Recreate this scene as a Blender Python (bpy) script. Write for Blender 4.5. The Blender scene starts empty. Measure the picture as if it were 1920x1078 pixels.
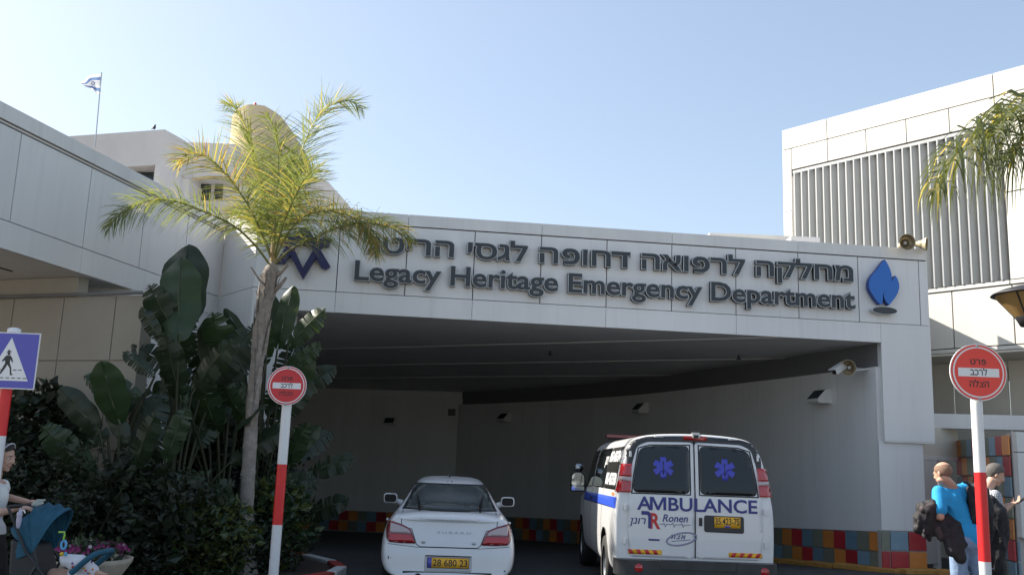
import bpy, bmesh, math, random
from mathutils import Vector, Matrix, Quaternion
from mathutils.bvhtree import BVHTree
random.seed(7)
R = math.radians
scene = bpy.context.scene
COL = scene.collection

# ---------------------------------------------------------------- camera
EYE = Vector((0, 0, 1.6)); FPX = 1784.0
cam_data = bpy.data.cameras.new('camera'); cam = bpy.data.objects.new('camera', cam_data)
COL.objects.link(cam); scene.camera = cam
cam_rot = Matrix.Rotation(R(90 + 10.6), 3, 'X') @ Matrix.Rotation(R(2.1), 3, 'Z')
cam.matrix_world = Matrix.Translation(EYE) @ cam_rot.to_4x4()
cam_data.sensor_width = 36; cam_data.sensor_fit = 'HORIZONTAL'; cam_data.lens = 36 * FPX / 1920
cam_data.clip_end = 3000; cam_data.clip_start = 0.1

# ---------------------------------------------------------------- sky and sun
SUN = Vector((-.939, .344, .79)).normalized()
elev = math.asin(SUN.z); azim = math.atan2(SUN.x, SUN.y)
world = bpy.data.worlds.new("World"); scene.world = world; world.use_nodes = True
wn = world.node_tree; bgn = wn.nodes['Background']
sky = wn.nodes.new('ShaderNodeTexSky'); sky.sky_type = 'NISHITA'; sky.sun_disc = False
sky.sun_elevation = elev; sky.sun_rotation = azim
sky.air_density = 1.0; sky.dust_density = 2.0; sky.ozone_density = 2.0; sky.altitude = 300
hs = wn.nodes.new('ShaderNodeHueSaturation'); hs.inputs['Saturation'].default_value = .95; gm = wn.nodes.new('ShaderNodeGamma'); gm.inputs['Gamma'].default_value = .70; wn.links.new(sky.outputs[0], gm.inputs['Color']); wn.links.new(gm.outputs[0], hs.inputs['Color'])
wn.links.new(hs.outputs[0], bgn.inputs[0]); bgn.inputs[1].default_value = 0.138
sl = bpy.data.lights.new('sun', 'SUN'); sl.energy = 4.4; sl.angle = R(.55); sl.color = (1, .93, .82)
sun = bpy.data.objects.new('sun', sl); COL.objects.link(sun)
sun.rotation_euler = SUN.to_track_quat('Z', 'Y').to_euler()
vs = scene.view_settings; vs.view_transform = 'Standard'; vs.look = 'None'; vs.gamma = 1; vs.exposure = 1.36
vs.use_curve_mapping = False
scene.render.engine = 'CYCLES'; scene.cycles.max_bounces = 8; scene.cycles.diffuse_bounces = 5
scene.cycles.use_denoising = True

# ---------------------------------------------------------------- helpers
def ray(x, y):
    return cam_rot @ Vector(((x - 960) / FPX, -(y - 539) / FPX, -1))
def at(x, y, Y):
    d = ray(x, y); return EYE + d * (Y / d.y)
def atz(x, y, z):
    d = ray(x, y); return EYE + d * ((z - EYE.z) / d.z)
def onpl(x, y, p, dr):
    n = Vector((-dr[1], dr[0], 0)); d = ray(x, y); p = Vector((p[0], p[1], 0)); return EYE + d * (n.dot(p - EYE) / n.dot(d))

_mats = {}
def mat(name, col, rough=.6, metal=0, spec=.5, var=0.0, scale=4, bump=0, bscale=60, coat=0, trans=0, streak=False, tint=0):
    if name in _mats: return _mats[name]
    m = bpy.data.materials.new(name); m.use_nodes = True; nt = m.node_tree; b = nt.nodes['Principled BSDF']
    b.inputs['Base Color'].default_value = (*col, 1); b.inputs['Roughness'].default_value = rough
    b.inputs['Metallic'].default_value = metal; b.inputs['Specular IOR Level'].default_value = spec
    if coat: b.inputs['Coat Weight'].default_value = coat; b.inputs['Coat Roughness'].default_value = .03
    if var:
        tc = nt.nodes.new('ShaderNodeTexCoord'); no = nt.nodes.new('ShaderNodeTexNoise'); no.inputs['Scale'].default_value = scale
        no.inputs['Detail'].default_value = 6; no.inputs['Roughness'].default_value = .65
        mp = nt.nodes.new('ShaderNodeMapping'); nt.links.new(tc.outputs['Object'], mp.inputs[0])
        if streak: mp.inputs['Scale'].default_value = (1, 1, .12)
        nt.links.new(mp.outputs[0], no.inputs['Vector'])
        rp = nt.nodes.new('ShaderNodeValToRGB'); rp.color_ramp.elements[0].position = .3; rp.color_ramp.elements[1].position = .7
        rp.color_ramp.elements[0].color = (*[c * (1 - var) for c in col], 1)
        rp.color_ramp.elements[1].color = (*[min(1, c * (1 + var * .6)) for c in col], 1)
        nt.links.new(no.outputs[0], rp.inputs[0]); last = rp.outputs[0]
        if streak or tint:
            oi = nt.nodes.new('ShaderNodeObjectInfo'); mr = nt.nodes.new('ShaderNodeMapRange'); mr.inputs['To Min'].default_value = 1 - (tint or .035); mr.inputs['To Max'].default_value = 1 + (tint or .02)
            nt.links.new(oi.outputs['Random'], mr.inputs['Value']); vm_ = nt.nodes.new('ShaderNodeVectorMath'); vm_.operation = 'SCALE'; nt.links.new(last, vm_.inputs[0]); nt.links.new(mr.outputs[0], vm_.inputs['Scale']); last = vm_.outputs[0]
        if streak: # narrow rain streaks and faint grime
            mp2 = nt.nodes.new('ShaderNodeMapping'); mp2.inputs['Scale'].default_value = (9, 9, .35); nt.links.new(tc.outputs['Object'], mp2.inputs[0])
            n2_ = nt.nodes.new('ShaderNodeTexNoise'); n2_.inputs['Scale'].default_value = 1.2; n2_.inputs['Detail'].default_value = 5; nt.links.new(mp2.outputs[0], n2_.inputs['Vector'])
            r2_ = nt.nodes.new('ShaderNodeMapRange'); r2_.inputs['From Min'].default_value = .56; r2_.inputs['From Max'].default_value = .78; r2_.inputs['To Min'].default_value = 1; r2_.inputs['To Max'].default_value = .91; nt.links.new(n2_.outputs[0], r2_.inputs['Value'])
            v2_ = nt.nodes.new('ShaderNodeVectorMath'); v2_.operation = 'SCALE'; nt.links.new(last, v2_.inputs[0]); nt.links.new(r2_.outputs[0], v2_.inputs['Scale']); last = v2_.outputs[0]
        nt.links.new(last, b.inputs['Base Color'])
    if bump:
        tc = nt.nodes.new('ShaderNodeTexCoord'); no = nt.nodes.new('ShaderNodeTexNoise'); no.inputs['Scale'].default_value = bscale
        no.inputs['Detail'].default_value = 4; bu = nt.nodes.new('ShaderNodeBump'); bu.inputs['Strength'].default_value = bump
        bu.inputs['Distance'].default_value = .02
        nt.links.new(tc.outputs['Object'], no.inputs['Vector']); nt.links.new(no.outputs[0], bu.inputs['Height'])
        nt.links.new(bu.outputs[0], b.inputs['Normal'])
    if trans:
        out = nt.nodes['Material Output']; tr = nt.nodes.new('ShaderNodeBsdfTranslucent'); mx = nt.nodes.new('ShaderNodeMixShader')
        mx.inputs[0].default_value = trans; tr.inputs[0].default_value = (min(1, col[0] * 2.6), min(1, col[1] * 2.3), col[2] * 1.2, 1)
        nt.links.new(b.outputs[0], mx.inputs[1]); nt.links.new(tr.outputs[0], mx.inputs[2]); nt.links.new(mx.outputs[0], out.inputs[0])
    _mats[name] = m; return m

M = dict(
 panel=mat('painted_panel', (.71, .705, .695), .42, var=.06, scale=1.3, streak=True),
 coping=mat('coping_panel', (.69, .68, .66), .5, var=.10, scale=1.6, streak=True),
 joint=mat('joint_dark', (.05, .05, .055), .8),
 bay=mat('bay_wall_paint', (.76, .755, .74), .5, var=.05, scale=.9, streak=True),
 soffit=mat('soffit_paint', (.60, .60, .585), .7, var=.08, scale=.8),
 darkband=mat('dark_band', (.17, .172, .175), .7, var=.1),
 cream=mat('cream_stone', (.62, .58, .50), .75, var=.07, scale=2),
 creampanel=mat('cream_panel', (.66, .645, .60), .6, var=.05, scale=1.2, streak=True),
 stone=mat('pale_stone', (.62, .59, .56), .85, var=.06, scale=1.5),
 tan=mat('tan_plaster', (.50, .42, .28), .85, var=.08, scale=2),
 backing=mat('louvre_backing', (.22, .22, .22), .6), fin=mat('fin_metal', (.40, .41, .41), .5, var=.15, scale=6, streak=True),
 asphalt=mat('asphalt', (.05, .05, .052), .85, var=.35, scale=3, bump=.5, bscale=180),
 paving=mat('paving', (.22, .20, .18), .85, var=.2, scale=5, bump=.3, bscale=90),
 soil=mat('soil', (.06, .04, .03), .95, var=.4, scale=12, bump=1, bscale=40),
 kerbwhite=mat('kerb_white', (.55, .56, .55), .7, var=.25, scale=14), kerbred=mat('kerb_red', (.35, .04, .03), .7, var=.3, scale=14),
 kerbyel=mat('kerb_yellow', (.42, .22, .05), .7, var=.3, scale=10),
 t0=mat('tile_red', (.42, .03, .04), .3, var=.12, tint=.16, coat=.4), t1=mat('tile_orange', (.66, .24, .055), .3, var=.12, tint=.16, coat=.4),
 t2=mat('tile_green', (.19, .21, .16), .3, var=.12, tint=.16, coat=.4), t3=mat('tile_blue', (.17, .28, .36), .3, var=.12, tint=.16, coat=.4),
 grout=mat('grout', (.42, .40, .37), .9),
 letter=mat('letter_face', (.030, .035, .041), .45), rim=mat('letter_rim', (.5, .52, .52), .4), letside=mat('letter_side', (.018, .02, .023), .6),
 navy=mat('navy', (.014, .014, .075), .35), blue=mat('flame_blue', (.01, .13, .48), .3), blueside=mat('flame_side', (.02, .06, .25), .5),
 horn=mat('horn_cream', (.62, .54, .36), .45, var=.15, scale=8), hornin=mat('horn_inside', (.22, .17, .10), .6), housing=mat('housing_white', (.62, .62, .60), .45),
 darkglass=mat('dark_glass', (.03, .04, .045), .12), blackp=mat('black_plastic', (.018, .018, .02), .5),
 white=mat('white_paint', (.72, .72, .72), .35, var=.05, scale=9), red=mat('red_paint', (.70, .018, .02), .4, var=.08, scale=9),
 signred=mat('sign_red', (.80, .055, .035), .4), signcrim=mat('sign_crimson', (.58, .02, .03), .4), signwhite=mat('sign_white', (.75, .75, .75), .35), signblack=mat('sign_black', (.02, .02, .02), .4),
 signblue=mat('sign_blue', (.09, .09, .42), .35), steel=mat('steel', (.45, .45, .45), .35, metal=.8),
 bark=mat('palm_bark', (.28, .25, .22), .9, var=.35, scale=9, bump=.8, bscale=50), sheath=mat('palm_sheath', (.29, .25, .215), .85, var=.4, scale=14, bump=.6, bscale=60),
 frondo=mat('frond_olive', (.075, .095, .03), .5, var=.3, scale=5, trans=.3),
 frond=mat('frond_green', (.12, .155, .055), .45, var=.3, scale=5, trans=.45), frondy=mat('frond_yellow', (.29, .25, .09), .5, var=.3, scale=5, trans=.45),
 frondd=mat('frond_dry', (.27, .17, .08), .6, var=.3, scale=8, trans=.35), rachis=mat('rachis', (.20, .20, .06), .5, var=.2),
 leafd=mat('leaf_dark', (.020, .036, .018), .42, var=.3, scale=6, trans=.18), leafm=mat('leaf_mid', (.032, .06, .026), .4, var=.25, scale=6, trans=.2),
 leafl=mat('leaf_yellowgreen', (.07, .09, .022), .45, var=.3, scale=6, trans=.25), recess=mat('shaded_cream_stone', (.35, .325, .28), .75, var=.07, scale=2),  # recess: darkened copy of the cream stone, deep shade put into its colour
 stem=mat('stem_green', (.035, .042, .02), .6), midrib=mat('midrib', (.07, .09, .04), .5),
 vinedk=mat('vine_dark', (.017, .024, .012), .6, var=.4, scale=9, trans=.15),
 flower=mat('flower_pink', (.30, .04, .17), .6, var=.4, scale=60), flowerw=mat('flower_white', (.6, .5, .55), .6), pot=mat('concrete_pot', (.40, .35, .28), .85, var=.2, scale=8, bump=.3),
)

def link(name, me, parent=None, mats=None):
    o = bpy.data.objects.new(name, me); COL.objects.link(o)
    if parent: o.parent = parent
    return o
def thing(name, label, cat, loc=(0, 0, 0), rz=0, group=None):
    o = bpy.data.objects.new(name, None); COL.objects.link(o); o.location = loc; o.rotation_euler = (0, 0, rz); o.empty_display_size = .2
    o['label'] = label; o['category'] = cat
    if group: o['group'] = group
    return o
def tag(o, label, cat, group=None):
    o['label'] = label; o['category'] = cat
    if group: o['group'] = group
    return o
def copy_tree(o, parent=None):
    c = o.copy(); COL.objects.link(c); c.parent = parent
    for ch in list(o.children): copy_tree(ch, c)
    return c

class MB:
    """collects geometry; build() links it as ONE mesh object"""
    def __init__(s): s.v = []; s.f = []; s.m = []; s.mats = []; s.sm = []
    def mi(s, m):
        if m not in s.mats: s.mats.append(m)
        return s.mats.index(m)
    def add(s, vs, fs, m, smooth=False):
        o = len(s.v); s.v += [Vector(v) for v in vs]; k = s.mi(m)
        for f in fs: s.f.append([i + o for i in f]); s.m.append(k); s.sm.append(smooth)
    def box(s, c, h, m, ax=None):
        """centre, half sizes, axes (3 vectors)"""
        ax = ax or (Vector((1, 0, 0)), Vector((0, 1, 0)), Vector((0, 0, 1))); c = Vector(c)
        vs = [c + ax[0] * (h[0] * i) + ax[1] * (h[1] * j) + ax[2] * (h[2] * k) for i in (-1, 1) for j in (-1, 1) for k in (-1, 1)]
        s.add(vs, [(0, 1, 3, 2), (4, 6, 7, 5), (0, 4, 5, 1), (2, 3, 7, 6), (0, 2, 6, 4), (1, 5, 7, 3)], m)
    def bbox(s, a, b, m):
        s.box([(a[i] + b[i]) / 2 for i in range(3)], [abs(b[i] - a[i]) / 2 for i in range(3)], m)
    def prism(s, pts, z0, z1, m, fr=None):
        """polygon pts (u,v) extruded from w=z0 to z1 in frame fr=(O,U,V,W)"""
        O, U, V, W = fr or (Vector(), Vector((1, 0, 0)), Vector((0, 1, 0)), Vector((0, 0, 1)))
        n = len(pts); area = sum(pts[i][0] * pts[(i + 1) % n][1] - pts[(i + 1) % n][0] * pts[i][1] for i in range(n))
        if area < 0: pts = pts[::-1]
        vs = [O + U * p[0] + V * p[1] + W * z0 for p in pts] + [O + U * p[0] + V * p[1] + W * z1 for p in pts]
        s.add(vs, [tuple(range(n))[::-1], tuple(range(n, 2 * n))] + [(i, (i + 1) % n, n + (i + 1) % n, n + i) for i in range(n)], m)
    def tube(s, pts, rs, m, n=8, cap=True, smooth=True):
        pts = [Vector(p) for p in pts]
        if not hasattr(rs, '__len__'): rs = [rs] * len(pts)
        vs = []; fs = []; up = None
        for i, p in enumerate(pts):
            t = (pts[min(i + 1, len(pts) - 1)] - pts[max(i - 1, 0)]).normalized()
            if up is None: up = Vector((0, 0, 1)) if abs(t.z) < .9 else Vector((1, 0, 0))
            a = t.cross(up).normalized(); b = a.cross(t).normalized(); up = b
            for k in range(n):
                th = 2 * math.pi * k / n; vs.append(p + (a * math.cos(th) + b * math.sin(th)) * rs[i])
        for i in range(len(pts) - 1):
            for k in range(n): fs.append((i * n + k, i * n + (k + 1) % n, (i + 1) * n + (k + 1) % n, (i + 1) * n + k))
        s.add(vs, fs, m, smooth)
        if cap: s.add(vs[:n], [tuple(range(n))], m); s.add(vs[-n:], [tuple(range(n))[::-1]], m)
    def lathe(s, prof, m, n=24, fr=None, smooth=True):
        O, U, V, W = fr or (Vector(), Vector((1, 0, 0)), Vector((0, 1, 0)), Vector((0, 0, 1)))
        vs = [O + (U * math.cos(2 * math.pi * k / n) + V * math.sin(2 * math.pi * k / n)) * r + W * z for r, z in prof for k in range(n)]
        s.add(vs, [(i * n + k, i * n + (k + 1) % n, (i + 1) * n + (k + 1) % n, (i + 1) * n + k) for i in range(len(prof) - 1) for k in range(n)], m, smooth)
    def ell(s, c, r, m, n=12, k=8):
        prof = [(math.sin(math.pi * i / k) + 1e-4, -math.cos(math.pi * i / k)) for i in range(k + 1)]
        o = len(s.v); s.lathe(prof, m, n); c = Vector(c)
        r = (r, r, r) if not hasattr(r, '__len__') else r
        for i in range(o, len(s.v)): v = s.v[i]; s.v[i] = Vector((c.x + v.x * r[0], c.y + v.y * r[1], c.z + v.z * r[2]))
    def mesh(s, name):
        me = bpy.data.meshes.new(name); me.from_pydata([tuple(v) for v in s.v], [], s.f)
        for m in s.mats: me.materials.append(m)
        me.polygons.foreach_set('material_index', s.m); me.polygons.foreach_set('use_smooth', s.sm); me.update()
        return me
    def build(s, name, parent=None, bevel=0, local=None):
        if local is not None:
            inv = local.inverted(); s.v = [inv @ v for v in s.v]
        me = s.mesh(name); o = link(name, me, parent)
        if bevel:
            b = o.modifiers.new('bevel', 'BEVEL'); b.width = bevel; b.segments = 2; b.limit_method = 'ANGLE'
        return o
def struct(o): o['kind'] = 'structure'; return o

_tc = {}
def ribbon2d(pts, w):
    """flat stroke polygon along a 2D centreline, as quads sharing mitred vertices"""
    P = [Vector((p[0], p[1])) for p in pts]; L = []; Rr = []
    for i, p in enumerate(P):
        a = (P[i] - P[i - 1]).normalized() if i else (P[1] - P[0]).normalized()
        b = (P[i + 1] - P[i]).normalized() if i < len(P) - 1 else a
        n = Vector((-(a + b).y, (a + b).x)).normalized(); k = w / max(.5, n.dot(Vector((-a.y, a.x))))
        L.append(p + n * k); Rr.append(p - n * k)
    n = len(P); vs = [Vector((v.x, v.y, 0)) for v in L + Rr]
    return vs, [(n + i, n + i + 1, i + 1, i) for i in range(n - 1)]
def own_glyph(ch, off):
    """two Hebrew letters drawn as strokes"""
    w = .052 + off
    if ch == 'ד':
        p = [(.06 - w, .53 - w), (.53, .53 - w) , (.53, .53 + w), (.06 - w, .53 + w)]
        vs = [Vector((x, y, 0)) for x, y in [(.07 - w, .54 - w), (.40 - w, .54 - w), (.40 + w, .54 - w), (.48 + w, .54 - w), (.48 + w, .54 + w), (.40 + w, .54 + w), (.40 - w, .54 + w), (.07 - w, .54 + w), (.40 - w, .052 - w), (.40 + w, .052 - w)]]
        return vs, [(0, 1, 6, 7), (1, 2, 5, 6), (2, 3, 4, 5), (8, 9, 2, 1)]
    if ch == 'M':
        s, W, h = .10 + 2 * off, .80, .70
        return [Vector((x, y, 0)) for x, y in [(0, 0), (s, 0), (s, .50), (W / 2 - s * .42, 0), (W / 2 + s * .42, 0), (W - s, .50), (W - s, 0), (W, 0), (W, h), (W - s * 1.3, h), (W / 2, .20), (s * 1.3, h), (0, h)]], [tuple(range(13))]
    q = [(.08, .052), (.28, .052)] + [(.30 + .17 * math.sin(a), .296 - .244 * math.cos(a)) for a in [x * .35 for x in range(1, 9)]] + [(.29, .54)] + [(.22 + .125 * math.cos(a), .41 + .13 * math.sin(a)) for a in (1.9, 2.4, 3.0, 3.6, 4.2)] + [(.25, .285)]
    return ribbon2d(q, w)
def text_geo(body, size=1.0, offset=0.0, extrude=0.0, res=3, shear=0):
    if body in 'דפM' and len(body) == 1: return own_glyph(body, offset)
    return text_geo0(body, size, offset, extrude, res, shear)
def word_geo(body, offset=0.0, shear=0):
    if not any(c in body for c in 'דפM'): return text_geo0(body, 1, offset, 0, 3, shear)
    V = []; Fc = []
    for i, ch in enumerate(body):
        if ch == ' ': continue
        right = max(v.x for v in text_geo0(body[:i + 1], 1, offset)[0]); gv, gf = text_geo(ch, 1, offset)
        dx = right - max(v.x for v in gv); o = len(V); V += [v + Vector((dx, 0, 0)) for v in gv]; Fc += [tuple(k + o for k in f) for f in gf]
    return V, Fc
def text_geo0(body, size=1.0, offset=0.0, extrude=0.0, res=3, shear=0):
    """filled glyphs as (verts, faces) in x,y; z spans +-extrude"""
    key = (body, offset, extrude, res, shear, size)
    if key in _tc: return _tc[key]
    cu = bpy.data.curves.new('txt', 'FONT'); cu.body = body; cu.size = size; cu.offset = offset; cu.extrude = extrude; cu.resolution_u = res; cu.shear = shear
    o = bpy.data.objects.new('txt', cu); COL.objects.link(o)
    dg = bpy.context.evaluated_depsgraph_get(); dg.update()
    me = o.evaluated_get(dg).to_mesh()
    vs = [v.co.copy() for v in me.vertices]; fs = [tuple(p.vertices) for p in me.polygons]
    o.evaluated_get(dg).to_mesh_clear(); bpy.data.objects.remove(o); bpy.data.curves.remove(cu)
    _tc[key] = (vs, fs); return vs, fs
def text_fit(mb, body, fr, u0, u1, v0, v1, w, m, offset=0.0, extrude=0.0, shear=0):
    """text stretched to the rectangle u0..u1, v0..v1 of frame fr, at height w"""
    vs, fs = word_geo(body, offset, shear)
    xs = [v.x for v in vs]; ys = [v.y for v in vs]; a, b, c, d = min(xs), max(xs), min(ys), max(ys)
    O, U, V, W = fr
    out = [O + U * (u0 + (v.x - a) / (b - a) * (u1 - u0)) + V * (v0 + (v.y - c) / (d - c) * (v1 - v0)) + W * w for v in vs]
    mb.add(out, fs, m)

def eval_mesh(o):
    dg = bpy.context.evaluated_depsgraph_get(); dg.update()
    return bpy.data.meshes.new_from_object(o.evaluated_get(dg))
def remesh(mb, name, voxel, m, parent=None, smooth=4, local=None):
    if local is not None:
        inv = local.inverted(); mb.v = [inv @ v for v in mb.v]
    o = link('tmp', mb.mesh('tmp'))
    r = o.modifiers.new('r', 'REMESH'); r.mode = 'VOXEL'; r.voxel_size = voxel
    s = o.modifiers.new('s', 'SMOOTH'); s.factor = .5; s.iterations = smooth
    me = eval_mesh(o); old = o.data; bpy.data.objects.remove(o); bpy.data.meshes.remove(old)
    me.materials.clear(); me.materials.append(m); me.name = name
    me.polygons.foreach_set('use_smooth', [True] * len(me.polygons)); me.polygons.foreach_set('material_index', [0] * len(me.polygons))
    return link(name, me, parent)
# ================================================================ SETTING
g = MB()
def gz(y): return 0.0 if y < 17.2 else -.05 * (min(y, 36) - 17.2)
ys = [-300, 17.2, 36, 900]
g.add([(-900, -300, 0), (900, -300, 0), (900, 17.2, 0), (-900, 17.2, 0)], [(0, 1, 2, 3)], M['asphalt'])
g.add([(-900, 17.2, 0), (-12, 17.2, 0), (-12, 900, 0), (-900, 900, 0)], [(0, 1, 2, 3)], M['asphalt'])
g.add([(7.3, 17.2, 0), (900, 17.2, 0), (900, 900, 0), (7.3, 900, 0)], [(0, 1, 2, 3)], M['asphalt'])
g.add([(-12, 17.2, 0), (7.3, 17.2, 0), (7.3, 36, gz(36)), (-12, 36, gz(36))], [(0, 1, 2, 3)], M['asphalt'])
g.add([(-12, 36, gz(36)), (7.3, 36, gz(36)), (7.3, 900, gz(36)), (-12, 900, gz(36))], [(0, 1, 2, 3)], M['asphalt'])
struct(g.build('road'))
m = MB(); m.add([(-60, -90, .004), (60, -90, .004), (60, -.5, .004), (-60, -.5, .004)], [(0, 1, 2, 3)], mat('bounce_paving', (.42, .39, .34), .85, var=.12, scale=1.5)); struct(m.build('bounce_paving'))  # unseen pale sheet added behind the camera to bounce sunlight onto the fascia
# planting bed, pavement in front of it
g = MB(); g.prism([(-12, 9.9), (-4.6, 10.0), (-3.2, 11.2), (-2.35, 13.2), (-2.5, 14.6), (-3.8, 16.1), (-6, 17), (-12, 17)], .0, .09, M['soil'])
struct(g.build('planting_bed_soil'))
g = MB(); g.prism([(-14, 3), (-2.2, 3), (-2.2, 9), (-4.5, 9.9), (-12, 9.8)], .0, .10, M['paving']); struct(g.build('pavement'))
kp = [(-4.7, 9.95), (-4.0, 10.45), (-3.4, 11.0), (-2.95, 11.7), (-2.6, 12.4), (-2.32, 13.1), (-2.3, 13.8), (-2.55, 14.5), (-3.1, 15.3), (-3.65, 16.05)]
kb = None
kerb = thing('bed_kerb', 'low kerb painted red and white round the planting bed', 'kerb', (-2.4, 13, 0)); kerb['kind'] = 'structure'; del kerb['category']
for i in range(len(kp) - 1):
    a, b = Vector((*kp[i], 0)), Vector((*kp[i + 1], 0)); t = (b - a).normalized(); n = Vector((t.y, -t.x, 0)); L = (b - a).length
    m = MB(); m.box((a + b) / 2 + n * .06 + Vector((0, 0, .07)), (L / 2 - .004, .08, .075), M['kerbred'] if i % 2 == 0 else M['kerbwhite'], (t, n, Vector((0, 0, 1))))
    m.build('kerb_stone', kerb, bevel=.02, local=Matrix.Translation((-2.4, 13, 0)))

# ================================================================ ENTRANCE BUILDING
A7 = R(7); C7, S7 = math.cos(A7), math.sin(A7)
FU = Vector((C7, S7, 0)); FN = Vector((S7, -C7, 0)); FZ = Vector((0, 0, 1)); FO = Vector((0, 17.66 - 7.66 * math.tan(A7), 0))
def FP(s, z, o=0): return FO + FU * s + FZ * z + FN * o
bld = thing('emergency_department_building', 'long pale panelled canopy building with a deep ambulance bay under it', 'building', (0, 0, 0))
def slab(mb, a, b, z0, z1, th, m, off=0):
    """vertical slab from plan point a to b; faces the right-hand side of a->b (camera side), front at +off"""
    a = Vector((a[0], a[1], 0)); b = Vector((b[0], b[1], 0)); t = (b - a).normalized(); n = Vector((t.y, -t.x, 0))
    mb.box((a + b) / 2 + n * (off - th / 2) + FZ * ((z0 + z1) / 2), ((b - a).length / 2, th / 2, (z1 - z0) / 2), m, (t, n, FZ))
def panel(a, b, z0, z1, m, name='facade_panel', gap=.007, off=0, th=.03, par=None, bev=.003):
    a = Vector((a[0], a[1], 0)); b = Vector((b[0], b[1], 0)); t = (b - a).normalized()
    mb = MB(); slab(mb, a + t * gap, b - t * gap, z0 + gap, z1 - gap, th, m, off); return mb.build(name, par or bld, bevel=bev)
def F2(s): p = FP(s, 0); return (p.x, p.y)
SJ = [-4.50, -3.09, -1.9, -.7, .51, 1.72, 2.94, 4.16, 5.37, 6.55, 7.77, 7.95]
ZB, Z1, Z2, ZT = 4.10, 4.465, 5.715, 5.94
for i in range(len(SJ) - 1): panel(F2(SJ[i]), F2(SJ[i + 1]), Z1, Z2, M['panel'], gap=.008)
cp = [-4.50, -1.9, .51, 2.94, 5.37, 7.94]
for i in range(len(cp) - 1): panel(F2(cp[i]), F2(cp[i + 1]), Z2 + .008, ZT, M['coping'], 'coping_panel', gap=.003, off=.012)
lp = [-3.74, -3.09, -.7, 1.72, 4.16, 6.96]
for i in range(len(lp) - 1): panel(F2(lp[i]), F2(lp[i + 1]), ZB, Z1, M['panel'], gap=.003, off=.004)
panel(F2(6.96), F2(7.95), 2.3, Z1, M['panel'], 'pier_panel', gap=.002, off=.004)
panel(F2(6.87), F2(7.74), .70, 2.28, M['panel'], 'pier_panel', gap=.004, off=-.05)
panel(F2(-4.50), F2(-3.74), .0, Z1, M['panel'], 'pier_panel', gap=.003, off=.004)
# core of the fascia, roof and piers
m = MB(); mb0 = F2(-4.5)
slab(m, F2(-4.5), F2(7.93), ZB + .02, ZT - .02, .25, M['joint'], -.031)
slab(m, F2(-4.5), F2(-3.76), 0, ZB, .5, M['panel'], -.031)
slab(m, F2(6.98), F2(7.93), 2.3, ZB + .02, .9, M['panel'], -.031)
slab(m, F2(6.9), F2(7.72), 0, 2.3, .8, M['panel'], -.085)
slab(m, F2(6.962), F2(7.948), 2.275, 2.3, .06, M['coping'], .003)
m.build('fascia_core', bld)
# right end of the block
ra, rb = FP(7.95, 0, 0), Vector((8.05, 20.9, 0)); 
panel((ra.x, ra.y + .0), (8.05, 19.4), 2.3, ZT - .02, M['panel'], 'side_panel', off=-.003)
# roof sheet
m = MB(); zr = 5.72
bb = [FP(-4.5, 0, -.3), FP(7.9, 0, -.3), Vector((8.0, 20.6, 0)), Vector((6.4, 22.6, 0)), Vector((2, 36, 0)), Vector((-12, 37, 0)), Vector((-12, 16.8, 0)), Vector((-5.5, 17.45, 0))]
m.prism([(p.x, p.y) for p in bb], zr - .15, zr, M['stone']); m.build('roof', bld)
# left wing and the short splayed facet
wing = [(-7.6, 7.0), (-7.12, 9.3), (-6.54, 12.02), (-6.15, 13.45), (-5.87, 14.75), (-5.40, 17.34)]
WJ = [(-7.6, 7.0), (-7.12, 9.3), (-6.66, 11.45), (-6.53, 12.10), (-6.20, 13.50), (-5.92, 14.90), (-5.66, 16.1), (-5.40, 17.34)]
WL0 = Vector((-6.66, 11.45)); WL1 = Vector((-5.40, 17.34)); wd = (WL1 - WL0).normalized()
def wl(t): p = WL0 + wd * t; return (p.x, p.y)
WJ = [wl(t) for t in (-4.9, -3.6, -2.3, -.9, .58, 2.06, 3.46, 4.75, 6.02)]
for i in range(len(WJ) - 1): panel(WJ[i], WJ[i + 1], Z1, Z2 - .035, M['panel'], gap=.009)
for a, b in ((0, 5), (5, 8)): panel(WJ[a], WJ[b], Z2 + .012, ZT, M['coping'], 'coping_panel', gap=.003, off=.03)
for a, b in ((0, 3), (3, 5), (5, 8)): panel(WJ[a], WJ[b], ZB, Z1, M['panel'], gap=.003, off=.004)
FA = (-5.40, 17.34); FB = F2(-4.505)
panel(FA, FB, Z1, Z2, M['panel'], gap=.008); panel(FA, FB, Z2 + .008, ZT, M['coping'], 'coping_panel', gap=.003, off=.012)
panel(FA, FB, .0, Z1, M['panel'], gap=.003, off=.004)
panel(wl(3.35), FA, .0, ZB, M['panel'], 'pier_panel', gap=.003)
m = MB()
slab(m, WJ[0], WJ[-1], ZB + .02, ZT - .02, .3, M['joint'], -.031); slab(m, FA, FB, .05, ZT - .02, .2, M['joint'], -.031)
slab(m, wl(3.37), FA, 0, ZB, .3, M['panel'], -.031)
# end return of the solid part and the roof over the wing
e = wl(3.36); slab(m, (-7.9, 14.45), e, 0, ZB + .02, .03, M['panel'], 0)
m.prism([WJ[0], WJ[-1], (-14, 17.3), (-14, 7)], ZT - .25, ZT - .22, M['stone']); m.build('wing_core', bld)
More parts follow.
